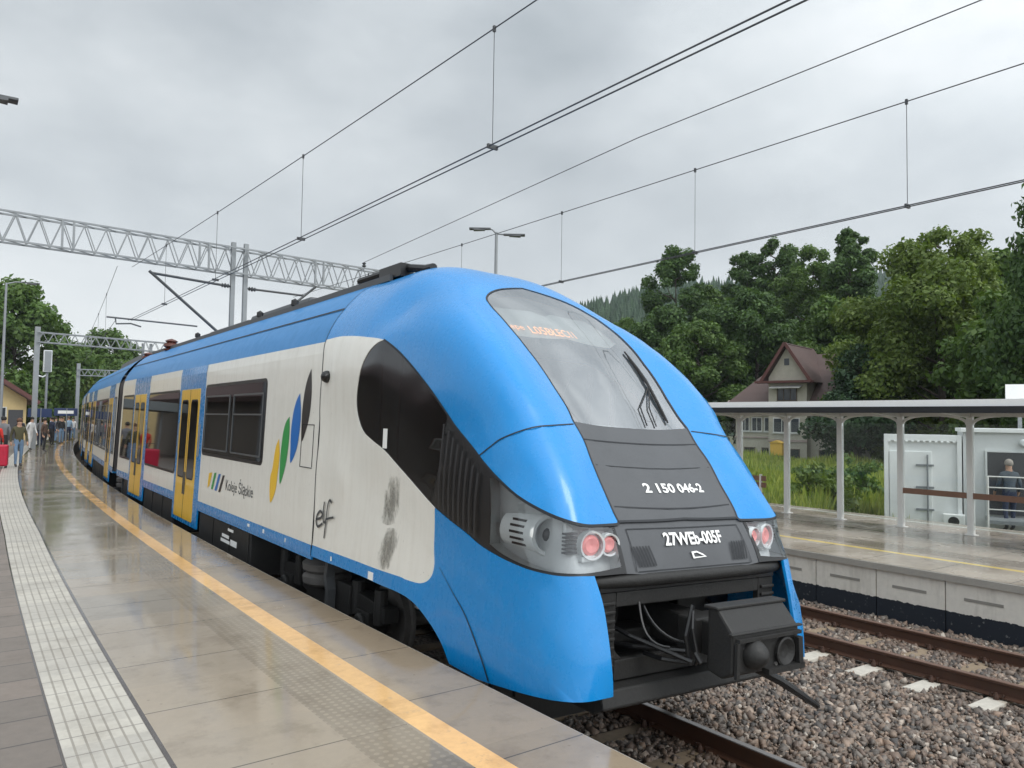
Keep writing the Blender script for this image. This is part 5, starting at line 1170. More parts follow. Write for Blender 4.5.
# station building on the left: gable end towards us
st = thing('station_building', (-2.1, 66.0, 0), 0, 'yellow station building with brown gabled roof at the left edge', 'building')
mb = MB(); mb.box((-9.5, 0, 0), (8.0, 26, 3.1)); mb.prism([(-9.5, 3.1), (8.0, 3.1), (-.75, 9.0)], 1, 0, 26); mb.build('wall', plaster, st)
mb = MB(); slab(mb, [(8.7, -.7, 2.80), (8.7, 26.7, 2.80), (-.75, 26.7, 9.25), (-.75, -.7, 9.25)], .25); slab(mb, [(-10.2, -.7, 2.80), (-10.2, 26.7, 2.80), (-.75, 26.7, 9.25), (-.75, -.7, 9.25)][::-1], .25); mb.build('roof', rooft2, st)
mb = MB(); mb.bar((8.75, -.75, 2.70), (-.75, -.75, 9.18), .06, .28); mb.bar((-10.25, -.75, 2.70), (-.75, -.75, 9.18), .06, .28); mb.build('barge_board', trim, st)
for x in (5.6, 3.4): win(st, x, x+1.2, .9, 2.4, -.02, 2)
mb = MB(); mb.box((6.9, -.05, 0), (7.8, -.003, 2.2)); mb.build('door', doorm, st)
aw = thing('platform_awning', (1.0, 46.5, 0), R(-4), 'dark flat awning over the left platform before the yellow building', 'awning')
mb = MB(); mb.prism([(-2.6, 2.62), (1.6, 2.62), (1.9, 2.80), (1.2, 3.12), (-2.6, 3.12)], 1, 0, 5); mb.build('roof', mat('awning_grey', (.15,.165,.165), .5, 0, .2), aw, bevel=.02)
for x, y in ((-1.2, .6), (-1.2, 4.4)): mb = MB(); mb.tube([(x, y, 0), (x, y, 2.63)], .06, 10); mb.build('post', M['steel'], aw)
# brick hall on the town side, seen in the carriage windows
bh = thing('brick_hall', (-4.6, 18, 0), R(-4.5), 'brown brick building behind the left platform, outside the picture but mirrored in the carriage windows', 'building')
brick = NT('brown_brick'); p = brick.n('ShaderNodeTexCoord').outputs['Object']; mpg = brick.n('ShaderNodeMapping'); brick.set(mpg.inputs[0], p); mpg.inputs['Rotation'].default_value = (R(90), 0, R(90)); bk = brick.n('ShaderNodeTexBrick'); bk.inputs['Scale'].default_value = 4; bk.inputs['Color1'].default_value = (.16,.065,.04,1); bk.inputs['Color2'].default_value = (.11,.05,.035,1); bk.inputs['Mortar'].default_value = (.2,.17,.14,1); brick.set(bk.inputs['Vector'], mpg.outputs[0]); brick.done(brick.bsdf(bk.outputs['Color'], .85))
mb = MB(); mb.box((-7, -2, 0), (0, 40, 3.7)); mb.build('wall', brick.m, bh)
mb = MB(); slab(mb, [(.8, -2.8, 3.5), (.8, 40.8, 3.5), (-3.5, 40.8, 5.6), (-3.5, -2.8, 5.6)], .25); slab(mb, [(-7.8, -2.8, 3.5), (-7.8, 40.8, 3.5), (-3.5, 40.8, 5.6), (-3.5, -2.8, 5.6)][::-1], .25); mb.build('roof', rooft2, bh)
mb = MB(); mb.box((-.02, 16, 0), (.05, 18.4, 2.4)); mb.build('door', doorm, bh)

# ------------------------------------------------------------------ people
skinm = mat('skin', (.42,.25,.17), .6, 0, .08); shoem = mat('shoe', (.05,.045,.045), .6)
def cloth(n, c): return mat('cloth_'+n, c, .85, 0, .18, 9, .2, 60)
def person(label, loc, rz, shirt, trousers, hair=(.03,.02,.015), h=1.72, stride=.0, sleeve=True, arm=0., short=False, lean=0., group='people on the left platform'):
    t = thing('person', loc, rz, label, 'person', group)
    k = h/1.72; V = []; E_ = []; Rr = []; role = []
    def v(x, y, z, r, rl): V.append((x*k, y*k, z*k)); Rr.append(r*k); role.append(rl); return len(V)-1
    def e(a, b): E_.append((a, b))
    pe = v(0, 0, .96, .135, 't'); w = v(0, -.01-lean*.3, 1.12, .125, 's'); ch = v(0, -.01-lean*.8, 1.33, .15, 's'); nk = v(0, -lean, 1.47, .06, 'k'); hd1 = v(0, -.015-lean*1.05, 1.57, .083, 'k'); hd2 = v(0, -.02-lean*1.1, 1.655, .085, 'k')
    e(pe, w); e(w, ch); e(ch, nk); e(nk, hd1); e(hd1, hd2)
    for s in (-1, 1):
        sh = v(s*.17, -lean*.9, 1.40, .062, 's'); el = v(s*.235, .03-s*stride*.25-arm*.1-lean*.8, 1.13, .043, 's' if sleeve else 'k'); wr = v(s*.245, -.05-s*stride*.4-arm*.3-lean*.8, .90+arm*.25, .032, 's' if sleeve else 'k'); ha_ = v(s*.24, -.08-s*stride*.45-arm*.36-lean*.8, .82+arm*.30, .036, 'k')
        e(ch, sh); e(sh, el); e(el, wr); e(wr, ha_)
        # thumb and fingers as a short fork
        fg = v(s*.238, -.10-s*stride*.47-arm*.40-lean*.8, .76+arm*.33, .018, 'k'); th = v(s*.215, -.12-s*stride*.45-arm*.40-lean*.8, .80+arm*.31, .012, 'k'); e(ha_, fg); e(ha_, th)
        hp = v(s*.09, 0, .90, .095, 't'); kn = v(s*.10, s*stride*.35-.03, .50, .062, 'k' if short else 't'); an = v(s*.10, s*stride*.62+.02*(stride != 0), .10+max(0, s)*abs(stride)*.12, .043, 'k' if short else 't'); toe = v(s*.11, s*stride*.62-.15, .045+max(0, s)*abs(stride)*.02, .038, 'f')
        e(pe, hp); e(hp, kn); e(kn, an); e(an, toe)
    me = bpy.data.meshes.new('body'); me.from_pydata(V, E_, []); o = bpy.data.objects.new('body', me); COL.objects.link(o)
    sk = o.modifiers.new('skin', 'SKIN'); sk.use_smooth_shade = True
    for i, r in enumerate(Rr): me.skin_vertices[0].data[i].radius = (r, r*.8 if role[i] in 'st' and abs(V[i][0]) < .05 else r); 
    me.skin_vertices[0].data[0].use_root = True
    sb = o.modifiers.new('sub', 'SUBSURF'); sb.levels = 1; sb.render_levels = 1
    dg = bpy.context.evaluated_depsgraph_get(); dg.update(); m2 = bpy.data.meshes.new_from_object(o.evaluated_get(dg)); bpy.data.objects.remove(o)
    m2.name = 'body'; m2.materials.clear()
    for m_ in (shirt, trousers, skinm, shoem): m2.materials.append(m_)
    A = np.array(V); dct = {'s': 0, 't': 1, 'k': 2, 'f': 3}
    seg_ = [(A[a], A[b], 's' if b == nk else role[b]) for a, b in E_]
    for p_ in m2.polygons:
        c0 = np.array(p_.center); best = 9; rr = 's'
        for a, b, rl in seg_:
            d = b-a; tq = np.clip(((c0-a)@d)/(d@d+1e-9), 0, 1); q = np.linalg.norm(c0-a-tq*d)
            if q < best: best = q; rr = rl
        p_.material_index = dct[rr]; p_.use_smooth = True
    b = bpy.data.objects.new('body', m2); link(b, t)
    mb = MB(); hc = Vector((V[hd2][0], V[hd2][1]+.012, V[hd2][2]+.012)); prof = [(.105*math.sin(a_), .098*math.cos(a_)) for a_ in np.linspace(-.35, PI/2, 7)]
    mb.lathe(hc, (0, .35, 1), [(z_*k, max(r_, .001)*k) for z_, r_ in prof], 14); mb.build('hair', mat('hair', hair, .8), t, smooth=True)
    return t
OL, JE, WH, BK, GR, NV, RD, LB, BR = [cloth(n, c_) for n, c_ in (('olive', (.075,.07,.035)), ('jeans', (.15,.24,.36)), ('white', (.62,.62,.62)), ('black', (.02,.02,.022)), ('grey', (.16,.16,.17)), ('navy', (.02,.028,.06)), ('red', (.55,.03,.02)), ('lightblue', (.25,.36,.48)), ('brown', (.09,.055,.04)))]
person('person in olive shirt and blue jeans walking beside the red suitcase', pt(-2.12, 33.4), R(10), OL, JE, (.10,.05,.03), 1.76, .16)
person('person in bright red top behind the red suitcase', pt(-2.85, 34.6), R(150), RD, GR, (.35,.28,.2), 1.66)
person('person in dark grey jacket between the red and the olive shirts', pt(-2.72, 37.5), R(170), GR, BK, (.02,.02,.02), 1.80)
person('person in white shirt and white trousers leaning forward', pt(-2.05, 48.5), R(40), WH, WH, (.02,.015,.012), 1.74, .2, lean=.10)
person('person all in black just left of the one in white', pt(-2.42, 46.8), R(30), BK, BK, (.02,.015,.012), 1.72, .1)
person('person with dark hair and brown top turned to the train', pt(-1.32, 46.0), R(60), BR, BK, (.015,.01,.01), 1.70, .1)
person('person in navy jacket waiting under the blue sign', pt(-1.2, 55), R(120), NV, BK, h=1.72)
person('person in pale top waiting near the blue sign', pt(-1.7, 57), R(-60), WH, NV, (.3,.25,.18), 1.66)
person('person in black coat at the far end of the crowd', pt(-.95, 60), R(20), BK, GR, h=1.76)
person('person in light blue shirt closest to the train at the far bend', pt(-.55, 63), R(200), LB, NV, (.1,.07,.05), 1.75)
person('person in grey top among the far crowd', pt(-1.3, 62), R(100), GR, JE, h=1.7)
person('person in cream top among the far crowd', pt(-1.0, 65), R(10), cloth('cream', (.5,.42,.26)), NV, (.25,.18,.1), 1.68)
person('person in dark blue jumper behind the far crowd', pt(-.7, 66), R(-30), NV, JE, h=1.74)
for i_, (o_, s_i, a_, c1, c2, lab) in enumerate(((-1.75, 53.5, 200, GR, NV, 'person in grey top standing left of the sign post'), (-2.3, 56, 80, RD, JE, 'person in red top half hidden in the far crowd'), (-1.5, 60.5, -100, LB, BK, 'person in light blue top in the middle of the far crowd'), (-.8, 58.2, 30, BK, JE, 'person in black top and jeans in the far crowd'), (-.45, 67, 0, WH, JE, 'person in white top at the far bend of the platform'), (-2.6, 51, 20, GR, BK, 'person in grey jacket near the signal post'))):
    person(lab, pt(o_, s_i), R(a_), c1, c2, (.05,.035,.02), 1.66+.03*(i_ % 4), .06*(i_ % 3))
person('person in dark jacket and trousers climbing the cabin steps', Vector((20.40, 7.38, -.45)), R(130), cloth('slate', (.06,.075,.09)), NV, (.28,.25,.22), 1.66, .14, arm=.3, group='people by the cabin')
su = thing('suitcase', pt(-2.72, 33.0), R(-12), 'large bright red suitcase standing on the left platform', 'suitcase')
redc = mat('suitcase_red', (.50,.015,.05), .4, 0, .15, 6)
mb = MB(); mb.box((-.30, -.16, .07), (.30, .16, .84)); sc_ = mb.build('case', redc, su, bevel=.06)
mb = MB()
for x in (-.2, -.1, 0, .1, .2): mb.box((x-.012, -.175, .14), (x+.012, -.161, .78))
mb.build('rib', redc, sc_)
mb = MB(); mb.tube([(-.15, .1, .8), (-.15, .1, 1.05), (.15, .1, 1.05), (.15, .1, .8)], .014, 6); mb.build('handle', M['black'], su)
for x in (-.24, .24):
    for y in (-.12, .12): mb = MB(); mb.lathe((x-.02, y, .04), (1, 0, 0), [(0, 0), (0, .04), (.04, .04), (.04, 0)], 10); mb.build('wheel', M['black'], su)

# ------------------------------------------------------------------ trees and plants
def leafmat(name, c0, c1, tl=.25):
    t = NT(name); g = t.n('ShaderNodeNewGeometry'); c_ = t.mix(g.outputs['Random Per Island'], c0, c1); c_ = t.mix(1., c_, t.math('ADD', t.math('MULTIPLY', t.noise(.35, g.outputs['Position'], 3), .9), .55), 'MULTIPLY')
    d = t.bsdf(c_, .55, 0, None, 0, spec=.3); tr = t.n('ShaderNodeBsdfTranslucent'); t.set(tr.inputs[0], t.mix(1., c_, (1.5,1.6,.6), 'MULTIPLY')); mx = t.n('ShaderNodeMixShader'); mx.inputs[0].default_value = tl; t.t.links.new(d, mx.inputs[1]); t.t.links.new(tr.outputs[0], mx.inputs[2]); return t.done(mx.outputs[0])
LM = {'dark': leafmat('dark_foliage', (.040,.082,.028), (.085,.145,.042)), 'mid': leafmat('mid_foliage', (.055,.108,.026), (.112,.175,.046)), 'light': leafmat('light_foliage', (.080,.130,.027), (.155,.205,.052)), 'pine': leafmat('pine_needles', (.022,.05,.024), (.045,.085,.036), .1), 'grass': leafmat('grass_blades', (.15,.22,.035), (.36,.38,.09)), 'far': leafmat('far_forest', (.03,.06,.034), (.05,.09,.045), .1)}
bark = mat('bark', (.075,.06,.048), .9, 0, .4, 3, .5, 15)
def leaves_mesh(C, Rr, n, size, seed, droop=0., elong=1.5):
    """leaf-clump quads spread through lobes (centres C, radii Rr)"""
    g = np.random.default_rng(seed); w = Rr.prod(1)**.66; idx = g.choice(len(C), n, p=w/w.sum())
    d = g.normal(size=(n, 3)); d /= np.linalg.norm(d, axis=1, keepdims=True); rr = g.random(n)**.38
    P = C[idx]+d*rr[:, None]*Rr[idx]; P += g.normal(size=(n, 3))*size*.4
    nm = d*.9+g.normal(size=(n, 3))*.7+[0, 0, .35]; nm /= np.linalg.norm(nm, axis=1, keepdims=True)
    a = np.cross(nm, g.normal(size=(n, 3))); a[:, 2] -= droop; a /= np.linalg.norm(a, axis=1, keepdims=True); b = np.cross(nm, a)
    s = size*g.uniform(.35, 1.3, n)[:, None]; a = a*s*elong*.5; b = b*s*.5
    cv = nm*s*.18
    V = np.stack([P-a, P-b*.9+cv, P+a, P+b*.9+cv], 1).reshape(-1, 3); return V
def mesh_quads(name, V, m):
    n = len(V)//4; me = bpy.data.meshes.new(name); me.vertices.add(len(V)); me.vertices.foreach_set('co', V.ravel()); me.loops.add(len(V)); me.loops.foreach_set('vertex_index', np.arange(len(V), dtype=np.int32)); me.polygons.add(n); me.polygons.foreach_set('loop_start', np.arange(n, dtype=np.int32)*4); me.update(calc_edges=True); me.materials.append(m); return me
def tree_meshes(H, W, kind, seed, n=7000, size=.42, trunk=.25, base=.22):
    g = np.random.default_rng(seed); C = []; Rr = []; tb = MB()
    tb.tube([(0, 0, 0), (g.normal()*.1, g.normal()*.1, H*.25), (g.normal()*.2, g.normal()*.2, H*.55), (g.normal()*.2, g.normal()*.2, H*.85)], [trunk, trunk*.8, trunk*.5, trunk*.12], 8)
    if kind == 'pine':
        for k in range(13):
            z = H*(base+(.99-base)*k/12); r = W*.5*(1-(k/12.6))**.8*g.uniform(.75, 1.15)+.25
            m_ = max(1, int(2+r*2.0))
            for j in range(m_):
                a = 2*PI*j/m_+g.uniform(-.4, .4); q = g.uniform(.35, .8)*r; C.append((q*math.cos(a), q*math.sin(a), z+g.normal()*.25)); Rr.append((r*.42, r*.42, .34+.10*r))
                if j % 2 == 0: tb.tube([(0, 0, z), (q*math.cos(a), q*math.sin(a), z-.1)], [.05, .02], 5)
    else:
        nl = 60
        for k in range(nl):
            z = base+(1-base)*(k+.5)/nl; prof = {'round': math.sin(PI*min(1, (z-base)/(1-base)*.86+.12))**.75, 'tall': (1-abs((z-base)/(1-base)-.35)*1.15)**.6 if abs((z-base)/(1-base)-.35)*1.15 < 1 else .12, 'wide': math.sin(PI*min(1, (z-base)/(1-base)*.9+.08))**.5, 'birch': math.sin(PI*min(1, (z-base)/(1-base)*.82+.16))**.8}[kind if kind in ('round', 'tall', 'wide', 'birch') else 'round']
            a = k*2.399+g.uniform(-.5, .5); q = W*.5*prof*g.uniform(.35, .95); c0 = (q*math.cos(a), q*math.sin(a), H*z+g.normal()*.2)
            C.append(c0); r0 = W*.5*g.uniform(.14, .34)*(.55+.45*prof); Rr.append((r0, r0, r0*g.uniform(.6, .95)*(1.5 if kind == 'birch' else 1)))
            if k % 2 == 0: zz = c0[2]-abs(q)*.7; tb.tube([(0, 0, max(H*.12, zz)), (c0[0]*.5, c0[1]*.5, max(H*.14, zz)+abs(q)*.25), c0], [trunk*.32, trunk*.2, .02], 5)
    V = leaves_mesh(np.array(C), np.array(Rr), n, size, seed+1, droop=1.2 if kind == 'birch' else 0., elong=1.6)
    return V, tb
def tree(name, label, base, H, W, kind, lm, seed, n=7000, size=.42, trunk=.25, bs=.22, group=None, cat='tree'):
    t = thing(name, base, 0, label, cat, group); V, tb = tree_meshes(H, W, kind, seed, n, size, trunk, bs)
    o = bpy.data.objects.new('crown', mesh_quads('crown', V, LM[lm])); link(o, t); tb.build('trunk', bark, t, smooth=True); return t
G_ = 'woodland trees behind the right-hand platform'
def wt_(x, y, H, W, kind, lm, seed, label, n=40000, size=.25, nm='broadleaf_tree', grp=G_, z=-1.3, bs=.1): return tree(nm, label, (x, y, z), H, W, kind, lm, seed, n, size, .3, bs, grp)
wt_(68.2, 58.8, 23.5, 11, 'round', 'dark', 11, 'tall dark tree at the left end of the wood, its top touching the lower wire')
wt_(73, 57.5, 19, 9, 'round', 'mid', 12, 'medium green tree between the leftmost wood tree and its neighbours')
wt_(77.1, 55.5, 23.6, 10, 'round', 'dark', 13, 'dark rounded tree left of the middle of the wood')
wt_(79, 52.8, 24.2, 9, 'tall', 'dark', 14, 'dark narrow tree in the middle of the wood')
wt_(76.9, 46.8, 22.5, 11, 'round', 'mid', 15, 'mid green tree right behind the house roof ridge')
wt_(74.5, 40.9, 23.2, 6.2, 'tall', 'dark', 16, 'tallest slim tree with loose twin tops, left of the light green tree')
wt_(71, 39.2, 20.5, 8, 'round', 'dark', 17, 'dark tree between the slim tall one and the light green tree')
wt_(60.5, 53, 14.5, 10, 'wide', 'dark', 18, 'broad dark tree low in front of the wood, left of the house')
wt_(58, 47, 12.5, 9, 'wide', 'mid', 19, 'mid green broad tree above the left roof of the house')
wt_(64, 45, 16, 10, 'wide', 'dark', 20, 'dark broad tree rising behind the house roof')
wt_(62, 36, 14, 9, 'round', 'mid', 21, 'green tree right behind the house gable')
wt_(66, 64, 15, 9, 'wide', 'mid', 22, 'green tree at the foot of the far left hill')
wt_(62, 60, 10, 8, 'wide', 'dark', 23, 'low dark tree just above the train nose')
wt_(50.4, 21.9, 15.4, 11.5, 'wide', 'light', 24, 'large light green tree above the shelter roof', 60000, .20)
wt_(53, 26.0, 11.5, 9, 'wide', 'light', 25, 'lower light green tree between the house and the large light one', 36000, .19)
wt_(57, 21.0, 14.6, 8, 'round', 'mid', 26, 'green tree right behind the large light green tree')
wt_(47.1, 25.6, 8.2, 6.2, 'pine', 'pine', 27, 'dark pine with spreading trunk in front of the house', 16000, .22, 'pine_tree', None, -1.25, .30)
wt_(45, 15.5, 10.5, 7.5, 'wide', 'mid', 28, 'mid green tree behind the white container', 16000, .25)
wt_(48, 13.5, 11, 8, 'wide', 'dark', 29, 'dark tree behind the grey cabin', 16000, .25)
wt_(39.6, 12.1, 15.5, 6.4, 'birch', 'dark', 30, 'drooping birch cut off by the right edge of the picture', 22000, .20, 'birch_tree', None)
wt_(42.5, 10.5, 12.0, 8, 'birch', 'mid', 31, 'second birch low behind the drooping one at the right edge', 16000, .2, 'birch_tree', None)
wt_(60, 30, 13, 9, 'round', 'mid', 32, 'green tree filling the gap right of the house roof')
wt_(66, 30, 17, 10, 'round', 'dark', 33, 'dark tree farther back behind the light green tree')
wt_(66, 24, 15.5, 9, 'round', 'mid', 34, 'green tree farthest right in the wood')
GL = 'trees behind the station building'
wt_(7.0, 92, 14.6, 14, 'round', 'mid', 41, 'large green tree behind the yellow station building', 24000, .38, 'broadleaf_tree', GL, 0)
wt_(-1, 97, 14.8, 14, 'round', 'dark', 42, 'dark tree behind the station roof at the left edge', 20000, .38, 'broadleaf_tree', GL, 0)
wt_(11.2, 96, 9.0, 8, 'wide', 'light', 43, 'low light green tree beside the blue sign', 14000, .34, 'broadleaf_tree', GL, 0)
wt_(20.2, 118, 12.8, 13, 'round', 'mid', 44, 'rounded green tree seen through the far gantry', 20000, .38, 'broadleaf_tree', GL, 0)
wt_(14.5, 112, 9.5, 11, 'wide', 'mid', 45, 'bushy green tree at the foot of the rounded one', 16000, .38, 'broadleaf_tree', GL, 0)
# bushes and tall grass
def bush(label, x, y, H, W, lm, seed): return tree('bush', label, (x, y, -1.25), H, W, 'wide', lm, seed, 5000, .13, .05, .02, 'bushes in the rough grass', 'bush')
bush('leafy green bush in the grass left of the white container', 24.2, 14.5, 1.5, 2.6, 'light', 51); bush('low bush close to the container support', 27.5, 15.2, 1.6, 2.6, 'mid', 53)
def grass():
    n = 90000; g = np.random.default_rng(5); x = g.uniform(15, 48, n); y = g.uniform(8, 42, n)
    r = np.hypot(XC-x, y); off = RE-r; keep = (off > 14.9) & ~((x-19.6)*.915+(y-9.95)*.405 > 0)*1 if False else (off > 14.9)
    keep &= ~((np.abs((x-19.6)*.405-(y-9.95)*.915-3) < 4.8) & (((x-19.6)*.915+(y-9.95)*.405) > -.5) & (((x-19.6)*.915+(y-9.95)*.405) < 6.5))
    x, y = x[keep], y[keep]; n = len(x); d = np.hypot(x, y)
    h = g.uniform(.35, .95, n)*(.7+.6*np.sin(x*.6)*np.cos(y*.5)**2); w = g.uniform(.02, .045, n)*(d/18)
    a = g.uniform(0, 2*PI, n); dx, dy = np.cos(a)*w, np.sin(a)*w; lx, ly = g.normal(size=n)*.18, g.normal(size=n)*.18; z0 = -1.25
    h = np.abs(h)+.45
    V = np.stack([np.c_[x-dx, y-dy, np.full(n, z0)], np.c_[x+dx, y+dy, np.full(n, z0)], np.c_[x+dx*.6+lx*.6, y+dy*.6+ly*.6, z0+h*.7], np.c_[x+lx, y+ly, z0+h]], 1).reshape(-1, 3)
    o = bpy.data.objects.new('tall_grass', mesh_quads('tall_grass', V, LM['grass'])); link(o); tag(o, 'tall rough grass behind the right-hand platform', 'grass', kind='stuff')
grass()

# ------------------------------------------------------------------ far hills
def hill(name, pts, depth, seed, zb=-1.25):
    """pts: ridge points (x, y, z); slope comes down towards the station"""
    g = np.random.default_rng(seed); P = np.array(pts, float); t = np.linspace(0, len(P)-1, 60); i = np.minimum(t.astype(int), len(P)-2); f = (t-i)[:, None]; Rg = P[i]*(1-f)+P[i+1]*f
    d = -Rg[:, :2]/np.linalg.norm(Rg[:, :2], axis=1, keepdims=True); vs = []; rows = 14
    for r_ in range(-4, rows+1):
        k = r_/rows; q = Rg[:, :2]+d*depth*k; hh = zb+(Rg[:, 2]-zb)*(math.cos(PI*max(0, k))*.5+.5 if k >= 0 else 1+k*.8)
        hh = hh+np.convolve(g.normal(size=60), np.ones(9)/9, 'same')*4*(0 < k < 1); vs.append(np.c_[q, hh])
    V = np.concatenate(vs); m_ = 60; F = [(a*m_+b, a*m_+b+1, (a+1)*m_+b+1, (a+1)*m_+b) for a in range(rows+4) for b in range(m_-1)]
    me = bpy.data.meshes.new(name); me.from_pydata(V.tolist(), [], F); 
    me.materials.append(hillm); me.polygons.foreach_set('use_smooth', [True]*len(F)); bm = bmesh.new(); bm.from_mesh(me)
    for fc in bm.faces:
        if fc.normal.z < 0: fc.normal_flip()
    bm.to_mesh(me); bm.free(); o = bpy.data.objects.new(name, me); link(o); tag(o, kind='structure'); return np.array(vs)
ht = NT('forested_slope'); p = ht.geo(); hillm = ht.done(ht.bsdf(ht.mix(ht.noise(.05, p, 5), (.02,.042,.02), (.035,.065,.028)), .95))
def ridge(D, us):   # us: (bearing deg right of +Y, height)
    return [(D*math.sin(R(b)), D*math.cos(R(b)), z) for b, z in us]
def conifers(name, grid, n, seed, hmin, hmax):
    g = np.random.default_rng(seed); r_ = g.integers(2, grid.shape[0]-1, n); c_ = g.integers(0, grid.shape[1]-1, n); fr, fc = g.random(n)[:, None], g.random(n)[:, None]
    P = grid[r_, c_]*(1-fr)*(1-fc)+grid[r_+1, c_]*fr*(1-fc)+grid[r_, c_+1]*(1-fr)*fc+grid[r_+1, c_+1]*fr*fc
    h = g.uniform(hmin, hmax, n); w = h*g.uniform(.14, .24, n); V = []; F = []
    for i in range(n):
        x, y, z = P[i]; b = len(V); V.append((x+g.normal()*.3, y, z+h[i])); a0 = g.random()*2
        for lv, (zz, ww) in enumerate(((.62, .45), (.60, .62), (.28, .8), (.25, 1.0), (.02, 1.05))):
            for k in range(5): a = a0+2*PI*k/5; V.append((x+w[i]*ww*math.cos(a)*g.uniform(.8, 1.2), y+w[i]*ww*math.sin(a)*g.uniform(.8, 1.2), z+h[i]*zz))
        for k in range(5): F.append((b, b+1+k, b+1+(k+1) % 5))
        for lv in range(4):
            for k in range(5): F.append((b+1+lv*5+k, b+6+lv*5+k, b+6+lv*5+(k+1) % 5, b+1+lv*5+(k+1) % 5))
    me = bpy.data.meshes.new(name); me.from_pydata(V, [], F); me.materials.append(LM['far']); o = bpy.data.objects.new(name, me); link(o); tag(o, 'conifer forest covering the far hillside', 'forest', kind='stuff')
gA = hill('hill', ridge(460, [(6, 2), (14, 8), (21, 18), (28, 30), (36, 46), (41, 58), (45, 66), (48, 70), (53, 72), (58, 72)]), 260, 3)
conifers('conifer_forest', gA, 7000, 4, 5, 12)
gB = hill('hill', ridge(760, [(48, 60), (56, 98), (62, 122), (66, 128), (70, 126), (75, 120), (84, 100)]), 380, 6)
conifers('conifer_forest', gB, 7000, 7, 6, 17)

# ------------------------------------------------------------------ sky, sun, air, camera
W_ = bpy.data.worlds.new('World'); SC.world = W_; W_.use_nodes = True; wt2 = W_.node_tree; wt2.nodes.clear()
class WN(NT):
    def __init__(s, t): s.t = t
w = WN(wt2); out = wt2.nodes.new('ShaderNodeOutputWorld'); bg = wt2.nodes.new('ShaderNodeBackground')
SUN_EL, SUN_AZ = 52., 172.                      # azimuth clockwise from +Y: behind the camera
sky = wt2.nodes.new('ShaderNodeTexSky'); sky.sky_type = 'NISHITA'; sky.sun_disc = False; sky.sun_elevation = R(SUN_EL); sky.sun_rotation = R(SUN_AZ)
dirv = w.n('ShaderNodeTexCoord').outputs['Generated']; sx = w.n('ShaderNodeSeparateXYZ'); w.set(sx.inputs[0], dirv)
mp = w.n('ShaderNodeMapping'); w.set(mp.inputs[0], dirv); mp.inputs['Scale'].default_value = (1, 1, 2.0); mp.inputs['Location'].default_value = (.3, .1, .4)
na = w.noise(1.6, mp.outputs[0], 7, .5); nb = w.noise(3.8, mp.outputs[0], 8, .55)
cl = w.math('ADD', w.math('MULTIPLY', na, .7), w.math('MULTIPLY', nb, .3))
cc = w.ramp(cl, [(.33, (.34,.375,.40)), (.43, (.43,.465,.49)), (.52, (.545,.58,.60)), (.61, (.66,.685,.70)), (.70, (.86,.87,.88))])
# the overcast is brightest towards the hidden sun and overhead, pale at the horizon
sd = (math.sin(R(SUN_AZ))*math.cos(R(SUN_EL)), math.cos(R(SUN_AZ))*math.cos(R(SUN_EL)), math.sin(R(SUN_EL)))
dt = w.n('ShaderNodeVectorMath', operation='DOT_PRODUCT'); w.set(dt.inputs[0], dirv); dt.inputs[1].default_value = sd
br = w.math('ADD', 1., w.math('MULTIPLY', w.math('POWER', w.math('MAXIMUM', w.math('MULTIPLY', w.math('ADD', dt.outputs['Value'], .35), .74), 0.), 2.), SKYB))
hz = w.math('POWER', w.math('SUBTRACT', 1., w.math('MINIMUM', w.math('MAXIMUM', sx.outputs[2], 0.), 1.)), 6.)
cc = w.mix(w.math('MULTIPLY', hz, .85), cc, (.84,.86,.865))
cc = w.mix(1., cc, br, 'MULTIPLY')
skc = w.mix(1., sky.outputs[0], (.10,.10,.10), 'MULTIPLY'); cc = w.mix(.93, skc, cc)
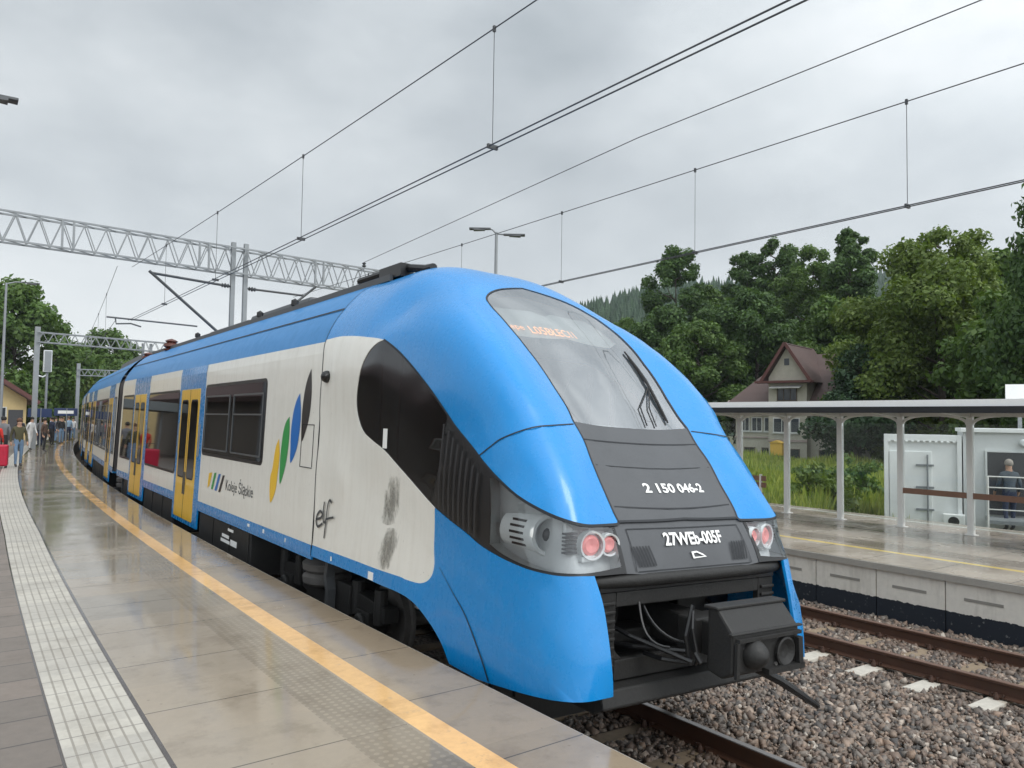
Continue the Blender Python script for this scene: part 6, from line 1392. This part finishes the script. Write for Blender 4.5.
w.set(bg.inputs[0], cc); bg.inputs[1].default_value = 1.; wt2.links.new(bg.outputs[0], out.inputs[0])
sl = bpy.data.lights.new('sun', 'SUN'); sl.energy = 1.2; sl.angle = R(25); sl.color = (1, .97, .92); so = bpy.data.objects.new('sun', sl); COL.objects.link(so)
so.rotation_euler = Vector(sd).to_track_quat('Z', 'Y').to_euler()

if HAZE:
    hzm = bpy.data.materials.new('air'); hzm.use_nodes = True; nt_ = hzm.node_tree; nt_.nodes.clear(); ou_ = nt_.nodes.new('ShaderNodeOutputMaterial'); pv = nt_.nodes.new('ShaderNodeVolumePrincipled')
    pv.inputs['Color'].default_value = (.80, .88, .95, 1); pv.inputs['Density'].default_value = HAZE; pv.inputs['Anisotropy'].default_value = 0.; nt_.links.new(pv.outputs[0], ou_.inputs['Volume'])
    mb = MB(); mb.box((-120, -60, -2.3), (900, 820, 190)); ho = mb.build('haze', hzm); tag(ho, 'thin damp air greying the far hills', 'haze', kind='stuff')
YAW, PITCH, ROLL = R(37.3), math.atan(36/770), .015
fwd = Vector((math.sin(YAW)*math.cos(PITCH), math.cos(YAW)*math.cos(PITCH), math.sin(PITCH))); rt = Vector((math.cos(YAW), -math.sin(YAW), 0)); up = rt.cross(fwd)
c_, s_ = math.cos(ROLL), math.sin(ROLL); r2 = rt*c_+up*s_; u2 = -rt*s_+up*c_
cam = bpy.data.cameras.new('camera'); cam.sensor_width = 36; cam.lens = 36*770/1024; cam.clip_end = 5000; cam.clip_start = .05
co = bpy.data.objects.new('camera', cam); COL.objects.link(co); mw = Matrix((r2, u2, -fwd)).transposed().to_4x4(); mw.translation = (0, 0, 2.0); co.matrix_world = mw
SC.camera = co
SC.render.engine = 'CYCLES'; SC.render.resolution_x = 1024; SC.render.resolution_y = 768
SC.view_settings.view_transform = 'Standard'; SC.view_settings.look = 'None'; SC.view_settings.exposure = EXPO; SC.view_settings.gamma = 1; SC.view_settings.use_curve_mapping = False
SC.cycles.max_bounces = 8; SC.cycles.transparent_max_bounces = 16
bpy.context.view_layer.update()
